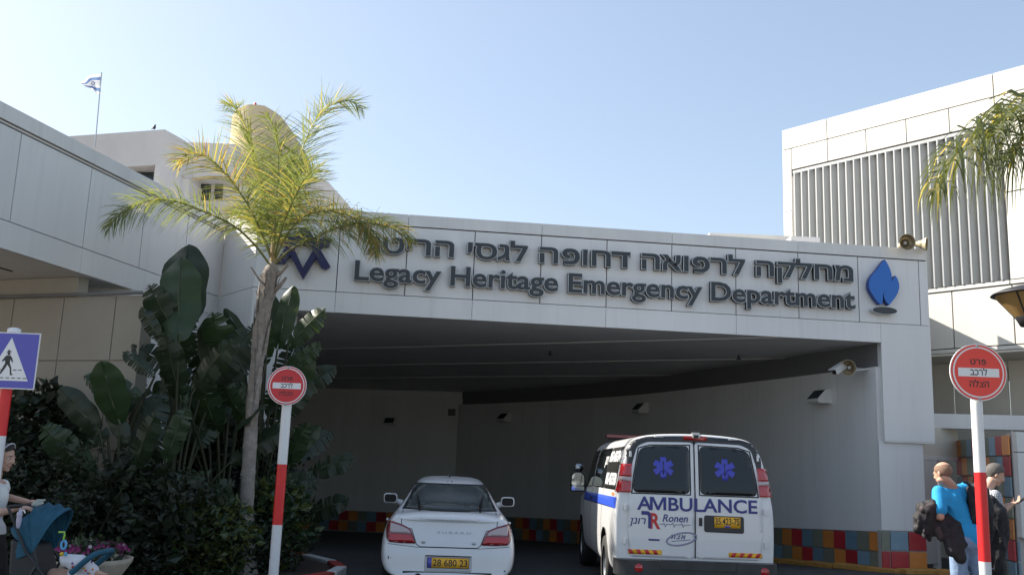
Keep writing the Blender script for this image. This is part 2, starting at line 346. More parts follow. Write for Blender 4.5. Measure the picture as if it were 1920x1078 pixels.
# wing soffit and recessed stone wall
m = MB(); m.prism([(p[0] - .05, p[1]) for p in (WJ[0], wl(3.4))] + [(-14, 15), (-14, 7)], ZB, ZB + .05, M['soffit']); 
m.build('soffit', bld)
m = MB(); a = Vector((*wl(-4.9), 0)) + Vector((-1.0, 0, 0)); b = Vector((*wl(2.1), 0)) + Vector((-1.0, 0, 0)); t = (b - a).normalized()
m.box((a + b) / 2 + FZ * (ZB - .004), ((b - a).length / 2, .02, .008), M['joint'], (t, Vector((t.y, -t.x, 0)), FZ)); m.build('soffit_joint', bld)
W0 = Vector((-7.78, 14.25)); W1 = Vector((-6.75, 13.89)); W1 = W0 + (W1 - W0).normalized() * 2.72; wt = (W1 - W0).normalized()
def wr(x): # plan point on the recessed wall under pixel column x
    p = onpl(x, 620, W0, wt); return (p.x, p.y)
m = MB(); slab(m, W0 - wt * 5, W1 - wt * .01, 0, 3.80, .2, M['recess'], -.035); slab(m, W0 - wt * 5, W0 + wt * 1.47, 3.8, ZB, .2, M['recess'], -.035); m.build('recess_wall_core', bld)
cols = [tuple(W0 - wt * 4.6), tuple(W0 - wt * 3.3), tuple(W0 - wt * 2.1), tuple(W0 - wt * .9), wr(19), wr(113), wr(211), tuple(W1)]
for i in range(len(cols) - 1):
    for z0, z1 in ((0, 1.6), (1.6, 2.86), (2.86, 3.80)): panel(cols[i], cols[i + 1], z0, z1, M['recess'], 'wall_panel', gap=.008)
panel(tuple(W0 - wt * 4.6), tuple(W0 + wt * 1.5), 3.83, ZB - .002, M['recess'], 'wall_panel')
m = MB(); m.tube([Vector((*(W0 - wt * 4.5), 3.82)) + Vector((-wt[1], wt[0], 0)) * -.06, Vector((*W1, 3.82)) + Vector((-wt[1], wt[0], 0)) * -.06], .025, M['darkband'])
m.build('conduit', bld)

# ---- the bay
ctrl = [Vector(p) for p in ((6.83, 17.66), (6.42, 18.9), (5.72, 20.95), (4.65, 23.8), (3.4, 26.84), (1.2, 30.4), (-1.75, 33.88))]
def cr(p0, p1, p2, p3, t): return .5 * ((2 * p1) + (-p0 + p2) * t + (2 * p0 - 5 * p1 + 4 * p2 - p3) * t * t + (-p0 + 3 * p1 - 3 * p2 + p3) * t ** 3)
curve = []
for i in range(len(ctrl) - 1):
    p = [ctrl[max(i - 1, 0)], ctrl[i], ctrl[i + 1], ctrl[min(i + 2, len(ctrl) - 1)]]
    for k in range(20): curve.append(cr(*p, k / 20))
curve.append(ctrl[-1])
def resample(c, step):
    out = [c[0]]; acc = 0
    for i in range(1, len(c)):
        seg = (c[i] - c[i - 1]).length; pos = 0
        while acc + seg - pos >= step:
            pos += step - acc; acc = 0; out.append(c[i - 1].lerp(c[i], pos / seg))
        acc += seg - pos
    return out
# white cladding panels: bottom follows the sloping floor
pts = resample(curve, 1.15)
def cladding(a, b, name='bay_wall_panel', top=3.66, mt=None):
    mb = MB(); t = (b - a).normalized(); n = Vector((t.y, -t.x)) # to the right of a->b
    n = -n if n.x > 0 else n
    a2, b2 = a + t * .003, b - t * .003
    q = [Vector((*a2, gz(a2.y) + .70)), Vector((*b2, gz(b2.y) + .70)), Vector((*b2, top)), Vector((*a2, top))]
    N = Vector((*n, 0)); vs = q + [v - N * .12 for v in q]
    mb.add(vs, [(0, 1, 2, 3), (7, 6, 5, 4), (0, 4, 5, 1), (1, 5, 6, 2), (2, 6, 7, 3), (3, 7, 4, 0)], mt or M['bay']); return mb.build(name, bld)
for i in range(len(pts) - 1): cladding(pts[i], pts[i + 1])
cladding(pts[-1], ctrl[-1])
# dark recessed band above, and grout wall below
def offc(i, d):
    t = (curve[min(i + 1, len(curve) - 1)] - curve[max(i - 1, 0)]).normalized(); n = Vector((-t.y, t.x)); n = -n if n.x > 0 else n
    return curve[i] - n * d
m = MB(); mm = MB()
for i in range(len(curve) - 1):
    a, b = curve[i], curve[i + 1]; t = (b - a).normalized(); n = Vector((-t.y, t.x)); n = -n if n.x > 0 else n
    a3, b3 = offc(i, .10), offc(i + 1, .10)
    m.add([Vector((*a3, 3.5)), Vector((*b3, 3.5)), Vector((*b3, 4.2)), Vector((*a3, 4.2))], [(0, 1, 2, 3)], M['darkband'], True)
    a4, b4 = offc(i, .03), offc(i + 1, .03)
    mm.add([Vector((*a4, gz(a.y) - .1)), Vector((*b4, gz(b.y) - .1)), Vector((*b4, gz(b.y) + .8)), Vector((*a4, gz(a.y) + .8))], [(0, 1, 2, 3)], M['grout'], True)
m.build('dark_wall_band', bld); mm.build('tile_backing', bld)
TC = [M['t0'], M['t1'], M['t2'], M['t3']]
tmesh = {}
def tile(c, t, n, w, k, par=None, h=.335):
    key = (round(w, 3), k, h)
    if key not in tmesh:
        mb = MB(); mb.box((0, 0, 0), (w / 2 - .005, .012, h / 2 - .005), TC[k]); tmesh[key] = mb.mesh('tile')
    o = link('tile', tmesh[key], par or bld)
    ax = Matrix((t, -n, FZ)).transposed().to_4x4() if t.cross(-n).z > 0 else Matrix((-t, -n, FZ)).transposed().to_4x4()
    ax.translation = c + Vector((random.uniform(-.001, .001), 0, 0)) + n * random.uniform(0, .003); o.matrix_local = ax; return o
tp = resample(curve, .34)
for i in range(len(tp) - 1):
    a, b = tp[i], tp[i + 1]; t = (b - a).normalized(); n = Vector((-t.y, t.x)); n = -n if n.x > 0 else n; c = (a + b) / 2
    T, N = Vector((*t, 0)), Vector((*n, 0))
    tile(Vector((*c, gz(c.y) + .52)) - N * .012, T, N, .34, (i + 1) % 4); tile(Vector((*c, gz(c.y) + .175)) - N * .012, T, N, .34, (i + 2) % 4)
# pier tiles: blue red over red orange
m = MB(); slab(m, F2(6.85), F2(7.72), 0, .70, .1, M['grout'], -.065); m.build('tile_backing', bld)
for s, w, k1, k2 in ((6.935, .16, 2, 0), (7.20, .34, 3, 0), (7.55, .34, 0, 1)):
    tile(FP(s, .525, -.052), FU, FN, w, k1); tile(FP(s, .175, -.052), FU, FN, w, k2)
# back wall of the bay
BW0, BW1 = Vector((-12, 35.4)), Vector((-1.75, 33.88)); bt = (BW1 - BW0).normalized(); BW1 = BW1 + bt * .35
L = (BW1 - BW0).length; nb = 9
for i in range(nb):
    a = BW0 + bt * (L * i / nb); b = BW0 + bt * (L * (i + 1) / nb); mb = MB()
    slab(mb, tuple(a + bt * .003), tuple(b - bt * .003), gz(34) + .70, 3.9, .1, M['bay']); mb.build('bay_wall_panel', bld)
m = MB(); slab(m, tuple(BW0), tuple(BW1), 3.9, 4.2, .1, M['bay'], -.02); slab(m, tuple(BW0), tuple(BW1), gz(34) - .1, gz(34) + .70, .05, M['grout'], -.03); m.build('back_wall_core', bld)
BT = Vector((*bt, 0)); BN = Vector((bt.y, -bt.x, 0))
for i in range(26):
    c = BW1 - bt * (.2 + .34 * i)
    for r in (0, 1): tile(Vector((*c, gz(34) + .175 + .345 * r)) - BN * .015, BT, BN, .34, (i * 3 + r * 3 + 1) % 4)
# hidden left wall of the bay
m = MB(); slab(m, (-4.1, 16.5), (-11.5, 35.3), gz(34), 4.2, .15, M['panel'], 0); m.build('bay_left_wall', bld)
# ceiling
m = MB(); cpoly = [FP(-4.4, 0, -.03), FP(7.0, 0, -.03)] ; cpts = [(p.x, p.y) for p in cpoly] + [(offc(i, .2).x, offc(i, .2).y) for i in range(3, len(curve), 4)] + [(-1.6, 34.2), (-12, 35.8)]
m.prism(cpts, ZB + .01, ZB + .08, M['soffit']); m.build('ceiling', bld)
cd = Vector((.895, -.445, 0)); cn = Vector((.445, .895, 0)); cbase = Vector((-1.3, 20.5, 0))
def clipline(k):
    p = cbase + cn * k; ts = []
    poly = cpts
    for i in range(len(poly)):
        a = Vector((*poly[i], 0)); b = Vector((*poly[(i + 1) % len(poly)], 0)); e = b - a; den = cd.x * e.y - cd.y * e.x
        if abs(den) < 1e-6: continue
        w = a - p; t = (w.x * e.y - w.y * e.x) / den; u = (w.x * cd.y - w.y * cd.x) / den
        if 0 <= u <= 1: ts.append(t)
    return (p, min(ts), max(ts)) if len(ts) >= 2 else None
for k in (0, 3.3, 6.6):
    r = clipline(k)
    if r:
        p, t0, t1 = r; m = MB(); m.box(p + cd * ((t0 + t1) / 2) + FZ * (ZB + .004), ((t1 - t0) / 2 - .05, .014, .008), mat('trim_paint', (.6, .6, .58), .6), (cd, cn, FZ)); m.build('ceiling_trim', bld)
# orange painted strip at the foot of the wall
m = MB(); yk = [Vector((9.6, 17.0)), Vector((8.2, 16.95)), Vector((7.7, 17.45)), Vector((7.0, 17.28))] + [p + Vector((-.32, -.06)) for p in resample(curve, .8)[1:9]]
kerb2 = thing('wall_kerb', 'low orange painted kerb at the foot of the tiled wall', 'kerb'); kerb2['kind'] = 'structure'; del kerb2['category']
for i in range(len(yk) - 1):
    a, b = Vector((*yk[i], 0)), Vector((*yk[i + 1], 0)); t = (b - a).normalized(); n = Vector((t.y, -t.x, 0)); mb = MB()
    zc = gz((a.y + b.y) / 2)
    mb.box((a + b) / 2 + FZ * (zc + .035), ((b - a).length / 2 - .004, .15, .05), M['kerbyel'], (t, n, FZ)); mb.build('kerb_stone', kerb2, bevel=.015)

# ================================================================ RIGHT BUILDING
rbld = thing('cream_block', 'taller sunlit cream block with a wide band of vertical grey louvres', 'building')
RP = Vector((8.84, 19.79, 0)); RT = Vector((.656, -.755, 0)); RNn = Vector((-.755, -.656, 0))
def RPt(s, z=0, o=0): return RP + RT * s + FZ * z + RNn * o
sL = (Vector((6.54, 22.43, 0)) - RP).dot(RT); sR = 6.0
def rpan(s0, s1, z0, z1, m=M['creampanel'], name='facade_panel', off=0, gap=.012, th=.05):
    mb = MB(); mb.box(RPt((s0 + s1) / 2, (z0 + z1) / 2, off - th / 2), ((s1 - s0) / 2 - gap, th / 2, (z1 - z0) / 2 - gap), m, (RT, RNn, FZ)); return mb.build(name, rbld, bevel=.003)
m = MB(); 
m.box(RPt((sL + sR) / 2, (4.2 + 5.58) / 2, -3.05), ((sR - sL) / 2, 3, (5.58 - 4.2) / 2 ), M['joint'], (RT, RNn, FZ))
m.box(RPt((sL + sR) / 2, (5.58 + 9.98) / 2, -3.40), ((sR - sL) / 2, 3, (9.98 - 5.58) / 2), M['backing'], (RT, RNn, FZ))
m.box(RPt((sL + sR) / 2, (8.93 + 9.98) / 2, -.22), ((sR - sL) / 2, .17, (9.98 - 8.93) / 2), M['joint'], (RT, RNn, FZ)); m.build('block_core', rbld)
def sx(x, y=300): p = onpl(x, y, RP, RT); return (p - RP).dot(RT)
s_l = sx(1484, 300); lvL = sx(1487, 322); lvR = sx(1880, 300)
tj = [s_l, sx(1551, 265), sx(1623, 245), sx(1698, 222), sx(1778, 198), sx(1863, 176)]
tj += [tj[-1] + 1.0, tj[-1] + 2.0, sR]
rpan(sL, tj[1], 9.48, 10.0, off=.004); rpan(tj[1], tj[5], 9.48, 10.0, off=.004); rpan(tj[5], sR, 9.48, 10.0, off=.004)
for i in range(len(tj) - 1): rpan(tj[i], tj[i + 1], 8.93, 9.48)
rpan(sL, s_l, 5.6, 7.9); rpan(sL, s_l, 7.9, 9.48)
rpan(lvR, lvR + 1.3, 7.4, 8.93); rpan(lvR + 1.3, sR, 7.4, 8.93); rpan(lvR, lvR + 1.3, 5.6, 7.4); rpan(lvR + 1.3, sR, 5.6, 7.4)
rpan(s_l, lvR, 5.50, 5.60, name='ledge', off=.02); rpan(sL, s_l, 5.50, 5.60, off=.02); rpan(lvR, sR, 5.50, 5.60, name='ledge', off=.02)
bj = [sL, -1.2, sx(1787, 600), sx(1900, 580), sx(1900, 580) + 1.2, sR]
for i in range(len(bj) - 1): rpan(bj[i], bj[i + 1], 4.30, 5.50)
rpan(sL, sR, 4.20, 4.30, name='edge_trim', off=.01)
# louvres
m = MB(); m.box(RPt((lvL + lvR) / 2, 8.86, -.02), ((lvR - lvL) / 2, .03, .035), M['fin'], (RT, RNn, FZ)); m.build('louvre_rail', rbld)
nf = 25; step = (lvR - lvL) / nf
mbf = MB(); mbf.prism([(-.04, 0), (.115, 0), (.0, -.26), (-.032, -.26)], 0, 3.22, M['fin']); fm = mbf.mesh('louvre_fin')
for i in range(nf):
    o = link('louvre_fin', fm, rbld); mx = Matrix((RT, -RNn, FZ)).transposed().to_4x4(); mx.translation = RPt(lvL + step * (i + .35), 5.605, -.02 - .2)
    mx = Matrix.Translation(mx.translation) @ mx.to_3x3().to_4x4() @ Matrix.Diagonal((1, 1, 1, 1)); o.matrix_local = mx
# roof of the block, soffit, recessed wall below
m = MB(); m.box(RPt((sL + sR) / 2, 10.0 - .03, -3.05), ((sR - sL) / 2, 3.0, .02), M['stone'], (RT, RNn, FZ)); m.build('roof', rbld)
m = MB(); m.box(RPt((sL + sR) / 2, 4.18, -1.5), ((sR - sL) / 2, 1.5, .02), M['cream'], (RT, RNn, FZ)); m.build('soffit', rbld)
q = [sL] + [(onpl(x, 730, RPt(0, 0, -1.3), RT) - RP).dot(RT) for x in (1788, 1892)] + [sR]
for i in range(3): rpan(q[i], q[i + 1], 0, 4.16, M['cream'], 'wall_panel', off=-1.3)
# annex with beam, door and tiled wall
anx = thing('entrance_annex', 'side porch with grey beam, door and wall of red, orange and blue tiles', 'porch')
m = MB(); slab(m, (7.92, 18.75), (10.6, 18.15), 2.62, 2.90, .35, M['panel']); m.build('beam', anx, bevel=.005)
m = MB(); slab(m, (7.66, 18.0), (8.95, 19.05), 2.06, 2.62, .1, M['cream']); m.build('wall', anx)
m = MB(); slab(m, (7.70, 18.02), (8.93, 19.02), 2.0, 2.08, .12, M['panel'], .01); slab(m, (8.18, 18.41), (8.24, 18.46), 0, 2.0, .12, M['panel'], .01); m.build('door_frame', anx)
m = MB(); slab(m, (7.70, 18.02), (8.18, 18.41), .1, 2.0, .05, M['housing']); d = m.build('door', anx)
m = MB(); m.box((8.13, 18.32, 1.05), (.01, .05, .012), M['steel']); m.build('handle', d)
TWa, TWb = Vector((8.95, 19.1)), Vector((8.47, 16.15)); tt = (TWb - TWa).normalized()
m = MB(); slab(m, tuple(TWa), tuple(TWb), 0, 2.42, .6, M['grout'], -.025); m.build('tiled_wall_core', anx)
T3, N3 = Vector((*tt, 0)), Vector((tt.y, -tt.x, 0))
if N3.x > 0: N3 = -N3
for i in range(9):
    c = TWa + tt * (.16 + .33 * i)
    for r in range(7): 
        if 2.5 < i < 6.5 and r in (4,): continue
        tile(Vector((*c, .175 + .345 * r)) + N3 * (.012 if N3.x < 0 else 0), T3, N3, .33, (i * 1 + (6 - r) * 3 + 1) % 4, anx)
m = MB()
for k in range(6): m.box(Vector((*(TWa + tt * 1.65), 1.42 + .06 * k)) + N3 * .02, (.66, .012, .02), M['darkband'], (T3, (N3 + FZ * .6).normalized(), FZ))
m.box(Vector((*(TWa + tt * 1.65), 1.57)) + N3 * .004, (.67, .005, .19), M['blackp'], (T3, N3, FZ)); m.build('vent_grille', anx)
m = MB(); m.box((8.53 + 1.2, 16.30, 1.225), (1.19, .13, 1.22), M['grout']); m.build('wall_end', anx)
for i in range(6):
    for r in range(2): tile(Vector((8.66 + .34 * i, 16.155, .175 + .345 * r)), Vector((1, 0, 0)), Vector((0, -1, 0)), .34, (i + r * 3 + (3 if r == 0 else 0)) % 4, anx)
m = MB(); m.bbox((8.50, 16.0, .74), (9.9, 16.165, 2.12), M['housing']); m.build('cabinet_door', anx, bevel=.008)
m = MB(); m.bbox((8.50, 16.0, 2.13), (9.9, 16.165, 2.46), M['housing']); m.build('cabinet_door', anx, bevel=.008)

# ================================================================ BUILDINGS BEHIND, LEFT
lb = thing('stone_block', 'pale stone upper storey with deep set windows behind the canopy roof', 'building')
def q4(mb, a, b, z0, z1, m): mb.add([(a.x, a.y, z0), (b.x, b.y, z0), (b.x, b.y, z1), (a.x, a.y, z1)], [(0, 1, 2, 3)], m)
hz = lambda p: p.z
P0 = at(20, 251, 32.8); P1 = at(309, 243, 31); P2 = at(347, 265, 32.1); zt = P1.z
P0.z = P2.z = zt; P3 = at(640, 262, 32.5)
# main volume
m = MB(); m.prism([(P0.x, P0.y), (P1.x, P1.y), (P2.x, P2.y), (P2.x + 1, 45), (P0.x, 45)], at(300, 309, 31).z, zt, M['stone']); m.build('upper_wall', lb)
zw = at(300, 309, 31).z; zs = at(300, 345, 31).z - .8
m = MB(); n = Vector((0, 1, 0))
w0 = at(228, 322, 31.6); 
m.prism([(P0.x, P0.y + 1.0), (P1.x - .1, P1.y + .9), (P2.x + .1, P2.y + .6), (P2.x + 1, 45), (P0.x, 45)], 5, zw - .002, M['stone']); m.build('lower_wall', lb)
wpl = at(292, 320, 31.0)
m = MB(); m.prism([(wpl.x - .04, P1.y), (P1.x, P1.y), (P2.x, P2.y), (P2.x - .3, P2.y + .9), (wpl.x - .04, P1.y + 1.0)], 5, zw - .001, M['stone']); m.build('corner_pier', lb)
def win(x0, x1, y0, y1, Y, par):
    a, b = at(x0, y0, Y), at(x1, y1, Y); mb = MB(); mb.bbox((a.x, Y - .03, b.z), (b.x, Y + .05, a.z), M['joint']); w = mb.build('window_frame', par)
    mb = MB(); n = 2
    for k in range(n):
        xa = a.x + (b.x - a.x) * k / n + .05; xb = a.x + (b.x - a.x) * (k + 1) / n - .05
        mb.bbox((xa, Y - .05, b.z + .05), (xb, Y - .035, a.z - .05), M['darkglass'])
    mb.build('pane', w)
win(235, 291, 322, 352, P1.y + .95, lb)
# second window in a shaded recess right of the corner
zc = at(400, 262, 32.6).z
m = MB(); Pa = at(345, 262, 33.4); Pb = at(640, 262, 33.4)
m.bbox((Pa.x - .1, 33.0, at(380, 333, 33).z), (at(440, 300, 33).x, 45, zc), M['stone']); m.bbox((Pa.x - .1, 33.9, 5), (at(600, 300, 33).x, 45, at(380, 333, 33).z), M['stone']); m.build('side_wall', lb)
win(346, 393, 343, 375, 33.85, lb); win(404, 416, 343, 375, 33.85, lb)
# stair tower
tw = thing('round_tower', 'tan plastered round stair tower with sloping curved top and red beacon', 'tower')
tc = at(509, 300, 36); rr = (at(587, 300, 36) - at(432, 300, 36)).length / 2; m = MB(); n = 48
def tz(x): # top height by x offset (-1..1)
    ys = [(-1, 208), (-.8, 201), (-.4, 198), (0, 203), (.35, 218), (.65, 245), (.85, 275), (1, 310)]
    for (a, b), (c, d) in zip(ys, ys[1:]):
        if x <= c: return at(509 + x * 77, b + (d - b) * (x - a) / (c - a), 34.6).z
    return at(587, 310, 34.6).z
ring = [(tc.x + rr * math.cos(2 * math.pi * k / n), 36 + rr * math.sin(2 * math.pi * k / n)) for k in range(n)]
vs = [(x, y, 5) for x, y in ring] + [(x, y, tz(max(-1, min(1, (x - tc.x) / rr)))) for x, y in ring]
m.add(vs, [(k, (k + 1) % n, n + (k + 1) % n, n + k) for k in range(n)], M['tan'], True)
m.add(vs[n:], [(k, k + 1, n - 2 - k, n - 1 - k) for k in range(n // 2 - 1)], M['tan']); m.build('tower_shell', tw)
m = MB(); p = at(478, 200, 35.2); m.tube([p + Vector((0, 0, -.3)), p + Vector((0, 0, .0))], .05, M['steel']); m.tube([p, p + Vector((0, 0, .14))], [.08, .05], M['red']); m.build('beacon', tw)
sb = thing('stepped_parapet', 'low pinkish parapet stepping down to the right of the round tower', 'parapet')
m = MB(); pts_ = [(560, 318), (600, 336), (616, 342), (638, 366), (660, 392), (700, 420), (560, 420)]
W3 = [at(x, y, 34) for x, y in pts_]; m.prism([(p.x, p.z) for p in W3], -34, -37, M['stone'], (Vector(), Vector((1, 0, 0)), Vector((0, 0, 1)), Vector((0, -1, 0)))); m.build('wall', sb)
# roof plant by the cream block
rf = thing('roof_upstand', 'thin white roof upstand and box behind the right part of the fascia', 'roof box')
m = MB(); a = at(1330, 438, 20.5); b = at(1483, 441, 20.5); m.bbox((a.x, 20.5, 5.7), (b.x, 20.9, (a.z + b.z) / 2), M['creampanel']); m.build('upstand', rf)
m = MB(); a = at(1483, 443, 19.5); b = at(1537, 445, 19.5); m.bbox((a.x, 19.5, 5.7), (b.x, 20.2, a.z), M['panel']); m.build('box', rf)
# ================================================================ LETTERING ON THE FASCIA
def fs(x, y): p = onpl(x, y, FO, (C7, S7)); return p.x / C7, p.z
def letters(body, name, label, x0, x1, ybase0, ybase1, cap, drop, hebrew=False):
    """individually mounted letters along the fascia between pixel columns x0 and x1"""
    root = thing(name, label, 'sign letters', FP(fs(x0, ybase0)[0], fs(x0, ybase0)[1], 0))
    s0, z0 = fs(x0, ybase0); s1, z1 = fs(x1, ybase1)
    off = .03
    vs, _ = text_geo(body, 1, off); a, b = min(v.x for v in vs), max(v.x for v in vs)
    ref = 'ח' if hebrew else 'H'
    rv, _ = text_geo(ref, 1, off); rh = max(v.y for v in rv); kx = (s1 - s0) / (b - a); kz = cap / rh
    loc = Matrix.Translation(root.location)
    for i, ch in enumerate(body):
        if ch == ' ': continue
        pv, _ = text_geo(body[:i + 1], 1, off); right = max(v.x for v in pv)
        gv, gf = text_geo(ch, 1, off); gr = max(v.x for v in gv); dx = right - gr
        def place(geo, w, m, mb, thick=None):
            v, f = geo
            P = [FP(s0 + (q.x + dx - a) * kx, z0 + (z1 - z0) * ((q.x + dx - a) / (b - a)) + q.y * kz, w) for q in v]
            if thick is None: mb.add(P, f, m); return
            # shell: front face and sides down to w - thick
            Bk = [FP(s0 + (q.x + dx - a) * kx, z0 + (z1 - z0) * ((q.x + dx - a) / (b - a)) + q.y * kz, w - thick) for q in v]
            cnt = {}
            for face in f:
                for k in range(len(face)):
                    e = (face[k], face[(k + 1) % len(face)]); cnt[tuple(sorted(e))] = cnt.get(tuple(sorted(e)), 0) + 1
            n = len(P); side = []
            for face in f:
                for k in range(len(face)):
                    e = (face[k], face[(k + 1) % len(face)])
                    if cnt[tuple(sorted(e))] == 1: side.append((e[1], e[0], e[0] + n, e[1] + n))
            mb.add(P + Bk, [tuple(x) for x in f] + side, m)
        mb = MB()
        place(text_geo(ch, 1, off + .012), .105, M['letside'], mb, .08)
        place(text_geo(ch, 1, off + .014), .112, M['rim'], mb, .008)
        place(text_geo(ch, 1, off - .008), .118, M['letter'], mb, .006)
        mb.build('letter', root, local=loc)
letters("Legacy Heritage Emergency Department", 'english_sign_letters', 'dark grey raised letters reading Legacy Heritage Emergency Department on the fascia', 664, 1599, 526, 580, .345, .1)
heb = "המחלקה לרפואה דחופה לגסי הריטג'"[1:][::-1]
letters(heb, 'hebrew_sign_letters', 'dark grey raised Hebrew letters in the upper line on the fascia', 679, 1595, 474, 529, .285, .1, True)

# flame emblem
def outl(pts): return [fs(x, y) for x, y in pts]
fl = thing('flame_emblem', 'blue raised flame emblem standing on a dark oval, right end of the fascia', 'emblem', FP(fs(1650, 584)[0], fs(1650, 584)[1]))
ff = (FO, FU, FZ, FN); Lf = Matrix.Translation(fl.location)
fp = [(1265, 535), (1300, 590), (1325, 645), (1340, 700), (1343, 740), (1340, 788), (1352, 762), (1385, 715), (1408, 752), (1424, 800), (1428, 850), (1412, 905), (1385, 955), (1350, 1000), (1312, 1046), (1285, 1010), (1264, 975), (1254, 940), (1256, 905), (1280, 872), (1262, 890), (1248, 925), (1243, 975), (1240, 1030), (1212, 1034), (1180, 1000), (1150, 960), (1118, 910), (1098, 870), (1090, 830), (1092, 785), (1105, 745), (1130, 705), (1165, 665), (1195, 630), (1225, 590)]
fp = outl([(1440 + x / 5.9875, 400 + y / 5.9875) for x, y in fp])
m = MB(); m.prism(fp, .03, .148, M['blueside'], ff); m.prism(fp, .149, .152, M['blue'], ff); m.build('flame', fl, local=Lf)
cs, cz = fs(1652.5, 584); el = [(cs + .25 * math.cos(2 * math.pi * k / 32), cz + .075 * math.sin(2 * math.pi * k / 32)) for k in range(32)]
m = MB(); m.prism(el, .03, .13, M['rim'], ff); m.prism([(cs + (u - cs) * .95, cz + (v - cz) * .88) for u, v in el], .131, .136, M['letter'], ff); m.build('oval_base', fl, local=Lf)
# star emblem
st = thing('star_emblem', 'navy raised ribbon star emblem at the left end of the fascia behind the palm', 'emblem', FP(fs(568, 485)[0], fs(568, 485)[1]))
Ls = Matrix.Translation(st.location)
def bar(pts, d): m = MB(); m.prism(outl(pts), .03, d, M['navy'], ff); m.build('star_bar', st, local=Ls)
bar([(517, 442), (622, 452), (617, 466), (517, 457)], .13)
bar([(532, 457), (548, 458), (569, 505), (594, 462), (607, 463), (569, 526)], .135)
bar([(566, 430), (578, 430), (535, 497), (515, 497)], .14)
bar([(566, 431), (578, 431), (620, 502), (612, 508), (603, 505)], .145)

# ================================================================ FIXTURES
HOUS = M['housing']
def horn_speaker(name, label, pos, dirv, r, par_pos, group=None):
    t = thing(name, label, 'loudspeaker', pos, group=group); d = Vector(dirv).normalized(); U = d.cross(FZ).normalized(); V = U.cross(d); fr = (Vector(), U, V, d)
    k = r / .17
    m = MB(); m.lathe([(.05 * k, -.24 * k), (.055 * k, -.12 * k), (.09 * k, -.02 * k), (.13 * k, .06 * k), (.165 * k, .12 * k), (.17 * k, .13 * k), (.162 * k, .125 * k)], M['horn'], 24, fr); m.build('bell', t)
    m = MB(); m.lathe([(.16 * k, .122 * k), (.12 * k, .04 * k), (.085 * k, -.03 * k), (.04 * k, -.10 * k), (.0, -.10 * k)], M['hornin'], 24, fr); m.build('throat', t)
    m = MB(); m.ell(Vector() + d * (-.0 * k), (.035 * k,) * 3, HOUS); m.lathe([(.0, -.30 * k), (.055 * k, -.29 * k), (.062 * k, -.2 * k), (.05 * k, -.19 * k)], M['horn'], 16, fr); m.build('driver', t)
    b = Vector(par_pos) - Vector(pos); m = MB(); m.tube([d * -.16 * k, d * -.16 * k + Vector((b.x * .5, b.y * .5, b.z * .5)), b], .012, M['steel']); m.build('bracket', t)
h1 = at(1695, 457, 17.55); h2 = at(1727, 458, 17.55)
horn_speaker('horn_loudspeaker', 'cream horn loudspeaker facing the street on the roof edge', h1 + Vector((0, -.05, 0)), (-.05, -1, -.05), .155, h1 + Vector((.1, .35, -.15)), 'horn loudspeakers')
horn_speaker('horn_loudspeaker', 'cream horn loudspeaker turned right at the corner of the roof edge', h2 + Vector((0, 0, 0)), (.85, -.55, -.1), .135, h1 + Vector((.2, .35, -.15)), 'horn loudspeakers')
# wall direction helper on the bay wall
def bay_hit(x, y):
    best = None; d = ray(x, y)
    for i in range(len(curve) - 1):
        a, b = curve[i], curve[i + 1]; dr = (b - a); p = onpl(x, y, a, dr); u = (Vector((p.x, p.y)) - a).dot(dr) / dr.length_squared
        if -.05 <= u <= 1.05: t = dr.normalized(); n = Vector((-t.y, t.x)); n = -n if n.x > 0 else n; return p, Vector((*t, 0)), Vector((*n, 0))
p, T_, N_ = bay_hit(1628, 692)
horn_speaker('horn_loudspeaker', 'cream horn loudspeaker on the bay wall beside the security camera', p + N_ * .42 + Vector((0, 0, .0)), (-.55, -.8, -.1), .15, p, 'horn loudspeakers')
t = thing('security_camera', 'pale box security camera pointing down left from the bay wall', 'camera', p + N_ * .5 + T_ * .25)
d = Vector((-.72, -.45, -.42)).normalized(); U = d.cross(FZ).normalized(); V = U.cross(d)
q = at(1574, 691, p.y - .1) - t.location
m = MB(); m.box(q, (.055, .055, .17), HOUS, (U, V, d)); m.build('housing', t, bevel=.008)
m = MB(); m.box(q + V * .065 + d * .03, (.07, .008, .2), HOUS, (U, V, d)); m.build('sun_shield', t); m = MB(); m.box(q + d * .172, (.042, .042, .003), M['blackp'], (U, V, d)); m.build('lens', t)
m = MB(); m.tube([q - d * .1, q - d * .1 - V * .1, p - t.location], .018, HOUS); m.build('bracket', t)
def wall_light(x, y, label, onback=False):
    if onback: p = onpl(x, y, BW1, bt); T, N = BT, BN
    else: p, T, N = bay_hit(x, y)
    t = thing('wall_light', label, 'wall light', p, group='wedge wall lights in the ambulance bay'); fr = (-T * .19, N, FZ, T)
    prof = [(0, -.13), (.30, -.13), (.34, -.09), (.335, -.05), (.15, .13), (.10, .16), (0, .16)]
    m = MB(); m.prism(prof, 0, .38, HOUS, fr); m.build('housing', t, bevel=.015)
    m = MB(); dd = (Vector((.15, .13)) - Vector((.335, -.05))); nn = Vector((.18, .185)).normalized()
    pp = [(.325, -.045), (.155, .125)]; a = N * (pp[0][0] + nn.x * .006) + FZ * (pp[0][1] + nn.y * .006); b = N * (pp[1][0] + nn.x * .006) + FZ * (pp[1][1] + nn.y * .006)
    m.box((a + b) / 2, (.165, (b - a).length / 2, .006), M['darkglass'], (T, (b - a).normalized(), T.cross((b - a).normalized()))); m.build('glass', t)
wall_light(1549, 745, 'wedge wall light highest and nearest to the pier'); wall_light(1210, 766, 'wedge wall light above the ambulance'); wall_light(952, 783, 'wedge wall light on the curved wall right of the white car')
wall_light(733, 791, 'wedge wall light on the dark back wall of the bay', True)
t = thing('junction_box', 'small dark box on the back wall near the inner corner', 'box', onpl(848, 773, BW1, bt))
